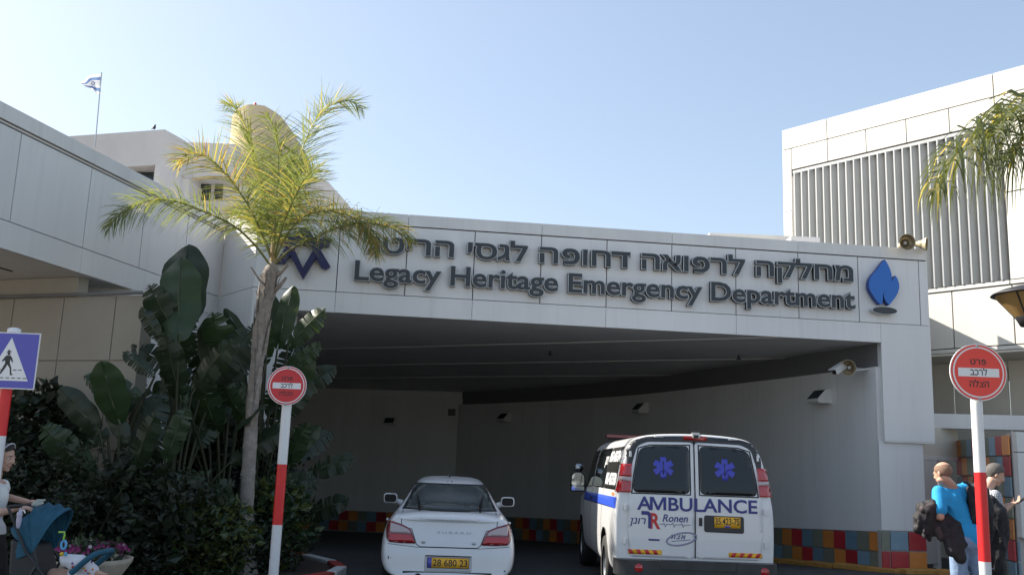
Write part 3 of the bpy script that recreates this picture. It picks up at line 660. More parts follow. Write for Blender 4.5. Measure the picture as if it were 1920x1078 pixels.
m = MB(); m.box(BN * .08, (.12, .08, .12), M['darkband'], (BT, BN, FZ)); m.build('box', t, bevel=.01)
for x, y, l in ((1032, 658, 'sprinkler head on the bay ceiling above the ambulance roof'), (1385, 666, 'sprinkler head on the bay ceiling near the pier')):
    p = atz(x, y, ZB); t = thing('sprinkler_head', l, 'sprinkler', p, group='ceiling sprinklers'); m = MB(); m.tube([(0, 0, 0), (0, 0, -.07)], .02, M['blackp']); m.lathe([(0, -.07), (.06, -.075), (.06, -.085), (0, -.09)], M['blackp'], 12); m.build('nozzle', t)
# flag
fpz = at(182, 244, 31.5); ftop = at(190, 139, 31.5)
fl_ = thing('flag_on_pole', 'wind blown white and blue striped flag with star on a thin roof pole', 'flag', fpz)
m = MB(); m.tube([(0, 0, -.6), ftop - fpz + Vector((0, 0, .05))], .022, M['steel']); m.build('pole', fl_)
N_U, N_V = 26, 18; ft = ftop - fpz; W_, H_ = .85, .62
m = MB(); vsf = []
tl, tr, br, bl_ = at(149, 152, 31.5) - fpz, ft, at(188.5, 178, 31.5) - fpz, at(164, 164, 31.5) - fpz
for j in range(N_V + 1):
    for i in range(N_U + 1):
        u, v = i / N_U, j / N_V
        top = tr.lerp(tl, u); bot = br.lerp(bl_, u); p = top.lerp(bot, v)
        p = p + Vector((0, .10 * math.sin(u * 9 + v * 2.5) * u + .05 * math.sin(v * 7), .05 * math.sin(u * 4.2) * (1 - v) + .03 * math.sin(u * 9 + 2) * v)); vsf.append(p)
fw, fb = mat('flag_white', (.8, .8, .8), .8, trans=.35), mat('flag_blue', (.10, .17, .48), .8, trans=.3)
for j in range(N_V):
    for i in range(N_U):
        a = j * (N_U + 1) + i; v = (j + .5) / N_V
        m.add([vsf[a], vsf[a + 1], vsf[a + N_U + 2], vsf[a + N_U + 1]], [(0, 1, 2, 3)], fb if .1 < v < .27 or .74 < v < .9 else fw, True)
m.build('cloth', fl_)
m = MB()
def fpos(u, v):
    i, j = u * N_U, v * N_V; i0, j0 = int(i), int(j); a = vsf[j0 * (N_U + 1) + i0]; b = vsf[j0 * (N_U + 1) + i0 + 1]; c = vsf[(j0 + 1) * (N_U + 1) + i0]
    return a + (b - a) * (i - i0) + (c - a) * (j - j0) + Vector((0, -.012, 0))
for k in (0, 1):
    tri = [(.42 + .13 * math.sin(a), .5 + .17 * math.cos(a) * (1 if k else -1)) for a in (0, 2.094, 4.189)]
    m.tube([fpos(*tri[i % 3]) for i in range(4)], .009, fb, 4)
m.build('star', fl_)
# bird on the parapet
p = at(289, 243, 31.3); t = thing('bird', 'tiny dark bird perched on the stone parapet', 'bird', p)
m = MB(); m.ell((0, 0, .07), (.055, .05, .07), M['blackp']); m.ell((.02, 0, .15), (.03, .03, .03), M['blackp']); m.tube([(-.04, 0, .05), (-.11, 0, .0)], [.025, .01], M['blackp']); m.tube([(.04, 0, .15), (.07, 0, .145)], [.012, .002], M['blackp'])
m.tube([(0, 0, .03), (0, 0, -.01)], .008, M['blackp'], 5); m.build('body', t)

# ================================================================ ROAD SIGNS
def noentry(px, py, Y, rad, base_px, label, breaks, prad, RD=None, grp='round red signs for rescue vehicles only'):
    c = at(px, py, Y); t = thing('no_entry_sign', label, 'road sign', (c.x, c.y + .06, 0), group=grp)
    L = Matrix.Translation((c.x, c.y + .06, 0)); lean = random.uniform(-.0, .0)
    fr = (Vector((0, -.075, c.z)), Vector((1, 0, 0)), Vector((0, 0, 1)), Vector((0, -1, 0)))
    def ringp(r): return [(r * math.cos(2 * math.pi * k / 48), r * math.sin(2 * math.pi * k / 48)) for k in range(48)]
    m = MB(); m.prism(ringp(rad), -.012, .0, M['signwhite'], fr); m.prism(ringp(rad * .965), .001, .0025, RD or M['signred'], fr); m.prism(ringp(rad * .90), .003, .0045, M['signwhite'], fr); m.prism(ringp(rad * .845), .005, .0065, RD or M['signred'], fr)
    m.prism([(-.72 * rad, -.16 * rad), (.72 * rad, -.16 * rad), (.72 * rad, .14 * rad), (-.72 * rad, .14 * rad)], .007, .0085, M['signwhite'], fr)
    m.build('disc', t)
    m = MB()
    for w, u, v0, v1 in (("טרפ", .27, .26, .46), ("בכרל", .30, -.11, .11), ("הלצה", .34, -.52, -.30)):
        text_fit(m, w, fr, -u * rad * 1.0, u * rad, v0 * rad, v1 * rad + (.04 * rad if 'ל' in w else 0), .0095, M['signblack'], offset=.014)
    m.build('lettering', t)
    m = MB()
    for v in (.93, -.93): m.lathe([(0, .012), (.013, .011), (.016, .006)], M['steel'], 10, (fr[0] + FZ * (v * rad), fr[1], fr[2], fr[3]))
    m.build('bolt', t)
    zs = [c.z + rad * .2] + breaks + [0]; mats_ = [M['white'], M['red'], M['white'], M['red']]
    m = MB()
    for i in range(len(zs) - 1): m.tube([(0, 0, zs[i]), (0, 0, zs[i + 1])], prad, mats_[i], 20, cap=(i == 0))
    m.build('pole', t); m = MB()
    m.box((0, -.03, c.z), (.02, .035, rad * .7), M['steel']); m.build('clamp', t)
def zat(y, px, Y): return at(px, y, Y).z
Yl, Yr = 11.4, 9.9
noentry(538.5, 723, Yl, .233, 0, 'round red sign on a thin striped pole in front of the palm trunk', [zat(870, 530, Yl), zat(984, 524, Yl)], .058, M['signcrim'])
noentry(1833, 698, Yr, .297, 0, 'large round red sign on a striped pole by the two standing men', [zat(885, 1838, Yr), zat(1053, 1845, Yr)], .058)
# pedestrian crossing sign
Yp = 8.3; c = at(19, 676, Yp); t = thing('crossing_sign', 'square blue pedestrian crossing sign on a red and white pole at the left edge', 'road sign', (c.x - .03, c.y + .06, 0))
fr = (Vector((.03, -.075, c.z)), Vector((1, 0, 0)), Vector((0, 0, 1)), Vector((0, -1, 0))); h = .245
def sq(a): return [(-a, -a), (a, -a), (a, a), (-a, a)]
m = MB(); m.prism(sq(h), -.01, 0, M['signwhite'], fr); m.prism(sq(h * .965), .001, .0025, M['signblue'], fr)
m.prism([(-.185, -.175), (.185, -.175), (0, .20)], .003, .0045, M['signwhite'], fr); m.build('plate', t)
m = MB(); K = .48; ox, oy = -.012, -.022
def pz(pts): m.prism([(ox + x * K, oy + y * K) for x, y in pts], .005, .0065, M['signblack'], fr)
pz([(-.035, .19), (.055, .20), (.055, .212), (.03, .212), (.025, .235), (-.012, .232), (-.015, .208), (-.035, .202)])
pz([(-.012, .19), (.03, .19), (.036, .165), (.02, .142), (-.005, .145), (-.018, .165)])
pz([(-.03, .135), (.045, .135), (.085, .08), (.10, .02), (.085, .01), (.065, .05), (.05, .07), (.045, -.01), (-.035, -.01), (-.045, .05), (-.09, .02), (-.10, .035), (-.06, .10)])
pz([(-.035, -.005), (.02, -.005), (-.03, -.10), (-.09, -.20), (-.145, -.215), (-.15, -.20), (-.115, -.185), (-.07, -.08)])
pz([(.0, -.005), (.048, -.005), (.085, -.09), (.10, -.19), (.125, -.205), (.125, -.22), (.075, -.215), (.06, -.10), (.01, -.03)])
m.build('pedestrian_symbol', t)
m = MB()
for row, xs_ in ((-.155, (-.16, -.11, -.06, -.01, .04, .09, .14)), (-.085, (-.09, .045, .09))):
    for x in xs_: m.prism([(x, row), (x + .032, row), (x + .032, row + .007), (x, row + .007)], .005, .0062, M['signblack'], fr)
m.build('dashes', t)
m = MB()
z1_ = zat(817, 5, Yp); m.tube([(0, 0, c.z + .27), (0, 0, z1_)], .048, M['red'], 20); m.tube([(0, 0, z1_), (0, 0, 1.0)], .048, M['white'], 20); m.tube([(0, 0, 1.0), (0, 0, .1)], .048, M['red'], 20)
m.build('pole', t); m = MB(); m.tube([(0, 0, c.z + .25), (0, 0, c.z + .285), (0, 0, c.z + .295)], [.055, .055, .03], M['white'], 16); m.build('pole_cap', t)

# ================================================================ STREET LAMP (right edge)
c = at(1932, 552, 9.6); t = thing('street_lamp', 'black and amber cone lantern on a curved bracket at the right edge', 'lamp', (c.x + .35, c.y, 0))
L = Vector((-.35, 0, c.z)); fr = (L, Vector((1, 0, 0)), Vector((0, 1, 0)), FZ)
amb = mat('amber_glass', (.42, .27, .10), .35, var=.1, trans=.3)
m = MB(); m.lathe([(0, .10), (.14, .085), (.27, .045), (.36, .005), (.375, -.012), (.33, -.018)], M['blackp'], 32, fr); m.build('cap', t)
m = MB(); m.lathe([(.33, -.018), (.24, -.13), (.14, -.245)], amb, 32, fr); m.build('shade', t)
m = MB()
for k in range(4):
    a = math.pi / 2 * k + .7; m.tube([L + Vector((.335 * math.cos(a), .335 * math.sin(a), -.018)), L + Vector((.145 * math.cos(a), .145 * math.sin(a), -.25))], .009, M['blackp'], 6)
m.lathe([(.15, -.235), (.145, -.26), (.11, -.33), (.06, -.335), (.055, -.42), (.0, -.42)], M['blackp'], 24, fr); m.build('socket', t)
m = MB(); m.tube([L + Vector((0, 0, -.4)), L + Vector((.0, 0, -.50)), L + Vector((.04, 0, -.56)), L + Vector((.12, 0, -.60)), L + Vector((.35, 0, -.6))], .022, M['blackp']); m.build('bracket', t)
m = MB(); m.tube([(0, 0, 0), (0, 0, .6), (0, 0, .62), (0, 0, c.z + .3)], [.10, .09, .05, .045], M['blackp'], 16); m.build('post', t)
# ================================================================ PLANTS
def smooth_path(pts, n):
    P = [Vector(p) for p in pts]; out = []
    for i in range(len(P) - 1):
        a, b, c, d = P[max(i - 1, 0)], P[i], P[i + 1], P[min(i + 2, len(P) - 1)]
        for k in range(n): out.append(cr(a, b, c, d, k / n))
    out.append(P[-1]); return out
def frond(root, pts, leaflen, mats3, seed, yshare=(.0, .0), droop=.55, name='frond', density=1.0, rad=.017, start=.12, thick=.011, planes=3, fwk=1.0):
    """feather palm leaf: rachis tube and hundreds of narrow drooping leaflets"""
    rnd = random.Random(seed); path = smooth_path(pts, 10); L = [0]
    for i in range(1, len(path)): L.append(L[-1] + (path[i] - path[i - 1]).length)
    tot = L[-1]; loc = root.location
    mb = MB(); rs = [rad * (1 - .8 * l / tot) for l in L]; mb.tube([p - loc for p in path], rs, M['rachis'], 6)
    n = int(tot / .022 * density)
    j = 0
    for k in range(n):
        f = start + (1 - start) * (k / n); d = f * tot
        while j < len(L) - 2 and L[j + 1] < d: j += 1
        u = (d - L[j]) / max(1e-6, L[j + 1] - L[j]); p = path[j].lerp(path[j + 1], u); t = (path[j + 1] - path[j]).normalized()
        side = t.cross(FZ); side = side.normalized() if side.length > .15 else Vector((1, 0, 0)); up = side.cross(t)
        s = 1 if k % 2 else -1; ang = rnd.choice((-.75, -.3, .2, .65)) + rnd.uniform(-.2, .2) if planes > 1 else rnd.uniform(-.15, .15)
        env = math.sin(math.pi * min(1, .18 + .80 * (f - start) / (1 - start))) ** .55
        ll = leaflen * env * rnd.uniform(.8, 1.12)
        fwd = (.22 + .6 * f) * fwk
        dirn = (side * s * math.cos(ang) + up * math.sin(ang + .25) + t * fwd).normalized()
        yel = (yshare[0] + (yshare[1] - yshare[0]) * f) * .72
        r = rnd.random(); m = mats3[1] if r < yel else (mats3[2] if r < yel * 1.25 else mats3[0])
        q = p.copy(); dcur = dirn; w = thick; seg = 4; pv = []
        wd_ = dirn.cross(FZ).cross(dirn) if rnd.random() < .5 else dirn.cross(FZ)
        wd_ = wd_.normalized() if wd_.length > .05 else side
        for e in range(seg + 1):
            ww = w * (.75, 1, .9, .6, .08)[e]; pv += [q + wd_ * ww - loc, q - wd_ * ww - loc]
            q = q + dcur * (ll / seg); dcur = (dcur + Vector((0, 0, -droop * rnd.uniform(.25, .45))) + Vector((rnd.uniform(-.05, .05), rnd.uniform(-.05, .05), 0))).normalized()
        mb.add(pv, [(2 * e, 2 * e + 1, 2 * e + 3, 2 * e + 2) for e in range(seg)], m)
    return mb.build(name, root)
GY = (M['frond'], M['frondy'], M['frondd'])
YP = 13.0
base = at(461, 1076, YP); base.z = .08
palm = thing('palm_tree', 'queen palm with ragged grey trunk and sunlit green and yellow fronds', 'palm tree', base)
def pz_(x, y, dy=0): return at(x, y, YP + dy)
tr = [pz_(460, 1082), pz_(461, 1000), pz_(465, 900), pz_(471, 800), pz_(478, 720), pz_(487, 640), pz_(495, 580), pz_(505, 530), pz_(512, 492)]
m = MB(); pth = smooth_path(tr[:4], 14); rnd = random.Random(3); rs = []
for i, p in enumerate(pth):
    f = i / len(pth); r = .19 - .13 * min(1, f * 1.6) ** .7 + .02 * f; r = max(.092, r); rs.append(r * (1 + (.05 if i % 6 == 0 else -.02)))
m.tube([p - base for p in pth], rs, M['bark'], 18); m.build('trunk', palm)
m = MB(); pth = smooth_path(tr[3:], 6); rs = [.083 + .032 * (i / len(pth)) ** 1.6 + rnd.uniform(-.006, .006) for i in range(len(pth))]
rs[-1] = .045; rs[-2] = .06; rs[-3] = .085; rs[-4] = .11
m.tube([p - base for p in pth], rs, M['sheath'], 14)
for k in range(26): # old leaf base fibres wrapped round the upper trunk
    i = rnd.randrange(0, len(pth) - 8); a = rnd.uniform(0, 6.28); o = Vector((math.cos(a), math.sin(a), 0)); q = [pth[i + e] + o * (rs[min(i + e, len(rs) - 1)] + .012 * e * .5) for e in range(0, 7, 2)]
    tdir = Vector((-o.y, o.x, 0)); vs = []
    for e, c in enumerate(q): w = (.05, .045, .03, .006)[e]; vs += [c + tdir * w - base, c - tdir * w - base]
    m.add(vs, [(2 * e, 2 * e + 1, 2 * e + 3, 2 * e + 2) for e in range(3)], M['sheath'])
m.build('leaf_sheath', palm)
for (x0, y0), (x1, y1), dy, r in (((508, 545), (470, 500), -.15, .016), ((515, 520), (540, 496), -.1, .03), ((515, 545), (537, 520), -.1, .028), ((505, 560), (488, 515), .1, .02), ((500, 600), (480, 545), -.05, .012)):
    m = MB(); a, b = pz_(x0, y0), pz_(x1, y1, dy); m.tube([a - base, a.lerp(b, .5) + Vector((0, dy * .3, -.03)) - base, b - base], [r * 1.3, r, r * .6], M['sheath'], 7); m.build('leaf_stub', palm)
C0 = (512, 492)
FR = [ # pixel columns and rows with depth offsets, leaflet length, yellow share
 ([(508, 500, 0), (480, 462, -.2), (440, 425, -.45), (385, 398, -.7), (320, 376, -.9), (265, 380, -1.0), (225, 403, -1.05), (200, 432, -1.1)], .40, (.15, .05)),
 ([(510, 490, 0), (492, 440, -.1), (465, 385, -.3), (430, 335, -.5), (395, 300, -.7), (360, 288, -.9), (335, 305, -1.0)], .46, (.15, .85)),
 ([(512, 488, 0), (505, 420, .2), (492, 350, .4), (475, 285, .6), (458, 232, .7), (438, 200, .8), (420, 196, .85)], .44, (.1, .25)),
 ([(515, 485, 0), (530, 420, .1), (548, 350, .25), (565, 285, .4), (590, 228, .5), (622, 196, .6), (655, 190, .7), (680, 205, .75)], .50, (.08, .12)),
 ([(516, 488, 0), (538, 440, -.2), (572, 405, -.45), (615, 395, -.7), (660, 408, -.9), (695, 440, -1.0), (705, 480, -1.05)], .42, (.45, .75)),
 ([(516, 496, 0), (545, 468, -.3), (590, 445, -.6), (640, 425, -.85), (690, 418, -1.05), (735, 428, -1.2), (772, 455, -1.3)], .36, (.25, .45)),
 ([(512, 486, 0), (516, 420, -.1), (520, 350, -.2), (522, 290, -.25), (515, 245, -.3), (500, 215, -.4)], .44, (.08, .15)),
 ([(513, 486, 0), (528, 430, -.3), (548, 380, -.6), (572, 335, -.9), (600, 310, -1.1)], .42, (.12, .3)),
 ([(512, 488, 0), (515, 440, .3), (520, 385, .7), (530, 330, 1.1), (548, 280, 1.4)], .46, (.05, .1)),
 ([(510, 490, 0), (500, 455, .4), (480, 420, .9), (455, 400, 1.3), (430, 398, 1.6)], .38, (.2, .4)),
]
for i, (pts_, ll, ys_) in enumerate(FR):
    frond(palm, [pz_(*p) for p in pts_], ll * 1.42, GY, 20 + i, (ys_[0] * .7, ys_[1] * .8), droop=.8 if i in (0, 4, 5) else .28, density=3.1, thick=.0055, start=.26 if i in (0, 4, 5, 1) else .14)
m = MB(); m.tube([pz_(512, 496) - base, pz_(514, 440) - base, pz_(517, 400) - base], [.05, .032, .008], mat('spear', (.32, .22, .10), .7, var=.3, scale=20), 8); m.build('spear_leaf', palm)

# right-hand palm: trunk outside the frame, its fronds hang into the picture
pr = thing('palm_tree', 'overhanging palm whose coarse drooping fronds enter at the right edge', 'palm tree', (7.6, 9.2, 0))
m = MB(); m.tube([(0, 0, 0), (.03, 0, 2), (0, 0, 4.6), (-.05, 0, 5.6)], [.24, .17, .16, .18], M['bark'], 16); m.build('trunk', pr)
Yq = 9.2
for i, (pts_, ll, dr) in enumerate((([(2060, 235, 0), (1990, 205, 0), (1925, 214, -.1), (1865, 240, -.2), (1815, 270, -.3), (1775, 310, -.4), (1755, 360, -.45)], 1.0, 1.3), ([(2060, 240, 0), (2000, 190, -.3), (1945, 185, -.5), (1900, 208, -.7), (1865, 250, -.8)], .9, 1.2), ([(2060, 250, 0), (2010, 235, -.2), (1960, 240, -.4), (1915, 265, -.5), (1875, 310, -.6)], .95, 1.3), ([(2060, 250, 0), (2120, 200, .3), (2200, 220, .5), (2270, 300, .6)], .6, 1.1))):
    frond(pr, [at(x, y, Yq + d) for x, y, d in pts_], ll, (M['frondo'], M['frondy'], M['frondd']), 70 + i, (.08, .06), droop=dr * 2.6, density=1.7, thick=.010, rad=.02, fwk=.3)

# ---- bird of paradise plants: big paddle leaves, each a part
def paddle(seed, torn):
    rnd = random.Random(seed); mb = MB(); n = 20; L = 1.0; vs = []; prof = lambda f: .5 * (max(0, 1 - abs((f - .53) / (.53 if f < .53 else .47)) ** (2.2 if f > .53 else 2.2))) ** .5
    cuts = [] ; 
    def pt(f, s, w): # leaf in the XZ plane, midrib along +Z, front towards -Y
        x = s * w; bend = .16 * f * f; fold = .18 * abs(x)
        return Vector((x + .012 * math.sin(f * 17 + s * 2), fold + bend + .01 * math.sin(f * 23 + s), f - .10 * f * f * .3))
    for s in (-1, 1):
        k = 0; gap = 0
        for i in range(n):
            f0, f1 = .5 - .5 * math.cos(math.pi * i / n), .5 - .5 * math.cos(math.pi * (i + 1) / n); w0, w1 = prof(f0) * .46, prof(f1) * .46
            if torn and rnd.random() < .55 and 1 < i < n - 1:
                sh = rnd.uniform(.1, .3) / n; dz = Vector((0, rnd.uniform(-.02, .06), -rnd.uniform(0, .03)))
                q = [pt(f0 + .0, s, 0), pt(f1, s, 0), pt(f1 - sh, s, (w1 or .02)) + dz, pt(f0 + sh, s, (w0 or .02)) + dz]
            else: q = [pt(f0, s, 0), pt(f1, s, 0), pt(f1, s, w1), pt(f0, s, w0)]
            mid = [(q[0] + q[3]) / 2, (q[1] + q[2]) / 2]; mid = [v + Vector((0, -.012, 0)) for v in mid]
            mb.add([q[0], q[1], mid[1], mid[0], q[2], q[3]], [(0, 1, 2, 3), (3, 2, 4, 5)] if s > 0 else [(3, 2, 1, 0), (5, 4, 2, 3)], M['leafd'], not torn)
    mb.tube([pt(0, 1, 0) + Vector((0, -.004, 0)), pt(.5, 1, 0) + Vector((0, -.006, 0)), pt(.97, 1, 0)], [.012, .008, .003], M['midrib'], 5)
    return mb
def merged(me):
    bm = bmesh.new(); bm.from_mesh(me); bmesh.ops.remove_doubles(bm, verts=bm.verts, dist=2e-4); bm.to_mesh(me); bm.free(); me.polygons.foreach_set('use_smooth', [True] * len(me.polygons)); return me
paddles = [merged(paddle(i, i >= 3).mesh('leaf')) for i in range(8)]
pmid = []
for me in paddles[:2] + paddles[3:6]:
    c = me.copy(); c.materials[0] = M['leafm']; pmid.append(c)
def put_leaf(root, b, tip, w=.42, tw=0.0, face=None, torn=None, light=False, rnd=random):
    """b, tip: world points; w width/length ratio"""
    b, tip = Vector(b), Vector(tip); z = (tip - b); L = z.length; z.normalize(); fc = Vector(face or (rnd.uniform(-.5, .5), -1, .3)); y = -(fc - z * fc.dot(z)).normalized(); x = y.cross(z)
    lst = pmid if light else paddles
    if torn is None: me = rnd.choice(lst)
    elif torn: me = rnd.choice(lst[2:] if light else lst[3:])
    else: me = rnd.choice(lst[:2] if light else lst[:3])
    o = link('leaf', me, root); k = w / .46
    mx = Matrix((x, y, z)).transposed() @ Matrix.Rotation(tw, 3, 'Z') @ Matrix.Diagonal((L * k, L, L)); mx = mx.to_4x4(); mx.translation = b - root.location; o.matrix_local = mx
def stem(root, pts, r0=.03, r1=.014):
    m = MB(); m.tube([Vector(p) - root.location for p in smooth_path(pts, 5)], [r0 + (r1 - r0) * i / (5 * (len(pts) - 1)) for i in range(5 * (len(pts) - 1) + 1)], M['stem'], 6); m.build('stem', root)
def clump(label, c, n, h0, h1, spread, seed, Lr=(.7, 1.1), extra=()):
    rnd = random.Random(seed); root = thing('bird_of_paradise', label, 'plant', c, group='bird of paradise plants in the shaded bed'); c = Vector(c)
    for i in range(n):
        a = 2 * math.pi * i / n * 1.9 + rnd.uniform(-.3, .3); h = h0 + (h1 - h0) * ((i + .5) / n) ** .8; s = spread * rnd.uniform(.4, 1) * (1.15 - .5 * i / n)
        o = Vector((math.cos(a), math.sin(a) * .8, 0)); L = rnd.uniform(*Lr); p1 = c + o * .1; p2 = c + o * s * .45 + FZ * h * .6; p3 = c + o * s + FZ * h
        stem(root, [p1, p2, p3]); lean = rnd.uniform(.25, 1.0); tipd = (o * lean + FZ * rnd.uniform(.2, 1.0) + Vector((rnd.uniform(-.2, .2), -.15, 0))).normalized()
        put_leaf(root, p3, p3 + tipd * L, rnd.uniform(.34, .46), 0, (o.x * .4, -1, .5), rnd.random() < .85, rnd.random() < .3, rnd)
    for b, tip, w, torn, light in extra:
        stem(root, [c, (c + Vector(b)) / 2 + Vector((0, .05, .3)), b]); put_leaf(root, b, tip, w, 0, (rnd.uniform(-.2, .2), -1, .25), torn, light, rnd)
    return root
def pv(x, y, Y): return at(x, y, Y)
clump('tallest bird of paradise with two upright whole paddle leaves', (-4.5, 13.2, .08), 15, 1.3, 3.1, .75, 5, extra=(
    (pv(335, 640, 12.6), pv(334, 466, 12.9), .42, False, True), (pv(330, 640, 13.0), pv(345, 440, 13.3), .43, False, False), (pv(300, 640, 12.6), pv(262, 575, 12.4), .4, True, False)))
clump('bird of paradise leaning left with a torn leaf over the stone wall', (-5.5, 13.0, .08), 8, .5, 1.3, .7, 6, extra=(
    (pv(265, 742, 12.2), pv(150, 700, 12.0), .36, True, True), (pv(290, 705, 12.4), pv(228, 655, 12.3), .36, True, False), (pv(240, 830, 12.2), pv(200, 760, 12.1), .42, False, False)))
clump('bird of paradise behind the palm trunk', (-3.65, 14.3, .08), 14, 1.2, 2.9, .7, 8, extra=(
    (pv(520, 655, 14.2), pv(543, 530, 14.1), .34, False, True), (pv(540, 650, 13.9), pv(602, 575, 13.6), .44, True, True), (pv(548, 690, 13.8), pv(596, 640, 13.6), .46, True, True), (pv(470, 650, 13.9), pv(418, 574, 13.8), .26, False, False), (pv(500, 660, 14.4), pv(505, 545, 14.4), .42, False, False)))
clump('bird of paradise between the tall one and the palm', (-4.0, 13.9, .08), 14, 1.0, 2.7, .8, 9, extra=((pv(400, 700, 13.4), pv(380, 590, 13.4), .44, False, False), (pv(350, 760, 13.0), pv(300, 690, 12.9), .42, True, True)))
clump('low bird of paradise in front of the left wing pier', (-4.9, 12.4, .08), 12, .6, 1.9, .8, 12)
clump('bird of paradise at the right end of the bed beside the bay', (-3.45, 14.6, .08), 9, .5, 2.0, .5, 14, Lr=(.6, .9))

def shrub(name, label, cat, c, r, n, leaf, mats_, seed, group=None, flowers=None, stems=7):
    rnd = random.Random(seed); root = thing(name, label, cat, c, group=group)
    m = MB()
    for k in range(stems):
        a = rnd.uniform(0, 6.28); rr = rnd.uniform(.2, .75); m.tube([(rnd.uniform(-.08, .08), rnd.uniform(-.08, .08), 0), (math.cos(a) * r[0] * rr * .6, math.sin(a) * r[1] * rr * .6, r[2] * .8), (math.cos(a) * r[0] * rr, math.sin(a) * r[1] * rr, r[2] * rnd.uniform(1.2, 1.8))], [.018, .012, .005], M['stem'], 5)
    m.build('stem', root); m = MB()
    cl = [(rnd.choice((.7, 1, 1, 1.9)), Vector((rnd.gauss(0, .45) * r[0], rnd.gauss(0, .45) * r[1], r[2] * rnd.uniform(.15, 1.9))), rnd.uniform(.10, .26)) for _ in range(max(10, n // 90))]
    for i in range(n):
        ks, c0, s0 = rnd.choice(cl); p = c0 + Vector((rnd.gauss(0, s0), rnd.gauss(0, s0), rnd.gauss(0, s0)))
        if p.z < .01 or (p.x / r[0]) ** 2 + (p.y / r[1]) ** 2 + ((p.z - r[2]) / r[2]) ** 2 > 1.3: continue
        d = Vector((rnd.gauss(0, 1), rnd.gauss(0, 1), rnd.gauss(0, .6) + .3)).normalized(); s = d.cross(Vector((rnd.gauss(0, 1), rnd.gauss(0, 1), rnd.gauss(0, 1)))).normalized(); L = leaf * rnd.uniform(.6, 1.3) * ks
        u = d.cross(s) * L * .12
        m.add([p, p + d * L * .5 + s * L * .28 + u, p + d * L, p + d * L * .5 - s * L * .28 + u], [(0, 1, 2, 3)], rnd.choice(mats_))
    m.build('foliage', root)
    if flowers:
        m = MB()
        for i in range(flowers):
            a = rnd.uniform(0, 6.28); rr = rnd.uniform(0, 1) ** .5; p = Vector((math.cos(a) * r[0] * rr, math.sin(a) * r[1] * rr, r[2] * 2 * (1 - .25 * rr) * rnd.uniform(.75, 1.05)))
            mt = M['flowerw'] if rnd.random() < .14 else M['flower']
            for k in range(5):
                b = 6.283 * k / 5; d = Vector((math.cos(b), -.5, math.sin(b))) * .022; e = Vector((-math.sin(b), 0, math.cos(b))) * .011
                m.add([p, p + d * .6 + e, p + d, p + d * .6 - e], [(0, 1, 2, 3)], mt)
        m.build('blossom', root)
    return root
DK = [M['leafd'], M['vinedk'], M['vinedk']]
shrub('climbing_shrub', 'dark climbing shrub heaped against the stone wall at the left edge', 'shrub', (-6.6, 12.4, 0), (1.2, .7, 1.2), 5200, .12, DK, 31)
shrub('shrub', 'dense dark shrub low between the stroller and the tall paddle leaves', 'shrub', (-5.3, 11.9, 0), (1.2, .8, .80), 4600, .10, DK, 32)
shrub('shrub', 'dark leafy shrub at the foot of the wing pier', 'shrub', (-4.4, 12.3, 0), (1.0, .7, .7), 4000, .10, DK, 33)
shrub('shrub', 'small yellow green bush left of the palm base', 'shrub', (-3.75, 12.4, .05), (.6, .45, .52), 3600, .075, [M['leafl'], M['leafl'], M['leafm']], 34)
shrub('shrub', 'mid green fine leaved bush right of the palm base', 'shrub', (-3.2, 13.5, .05), (.55, .5, .62), 4200, .08, [M['leafm'], M['leafm'], M['leafd'], M['leafl']], 35)
shrub('shrub', 'dark shrub filling the corner behind the palm', 'shrub', (-4.1, 14.6, .05), (1.1, .7, 1.0), 6500, .11, DK, 36)
shrub('shrub', 'low dark grass like bush by the bed kerb under the round sign', 'shrub', (-3.5, 12.9, .05), (.7, .5, .35), 3000, .08, [M['vinedk'], M['leafd']], 37)
# planter bowl
pc = at(150, 1060, 10.3); pc.z = .0
pl = thing('planter_bowl', 'round concrete planter bowl behind the stroller', 'planter', (pc.x, pc.y, 0)); zr_ = at(200, 1046, 10.3).z
m = MB(); m.lathe([(.0, 0), (.22, 0), (.25, .04), (.40, zr_ - .2), (.50, zr_ - .05), (.515, zr_), (.47, zr_), (.44, zr_ - .06), (0, zr_ - .07)], M['pot'], 36); m.build('bowl', pl)
shrub('petunia_plant', 'pink flowering petunias filling the concrete planter bowl', 'flowers', (pc.x, pc.y, zr_ - .06), (.48, .42, .115), 2600, .05, [M['leafm'], M['vinedk']], 41, flowers=170, stems=5)
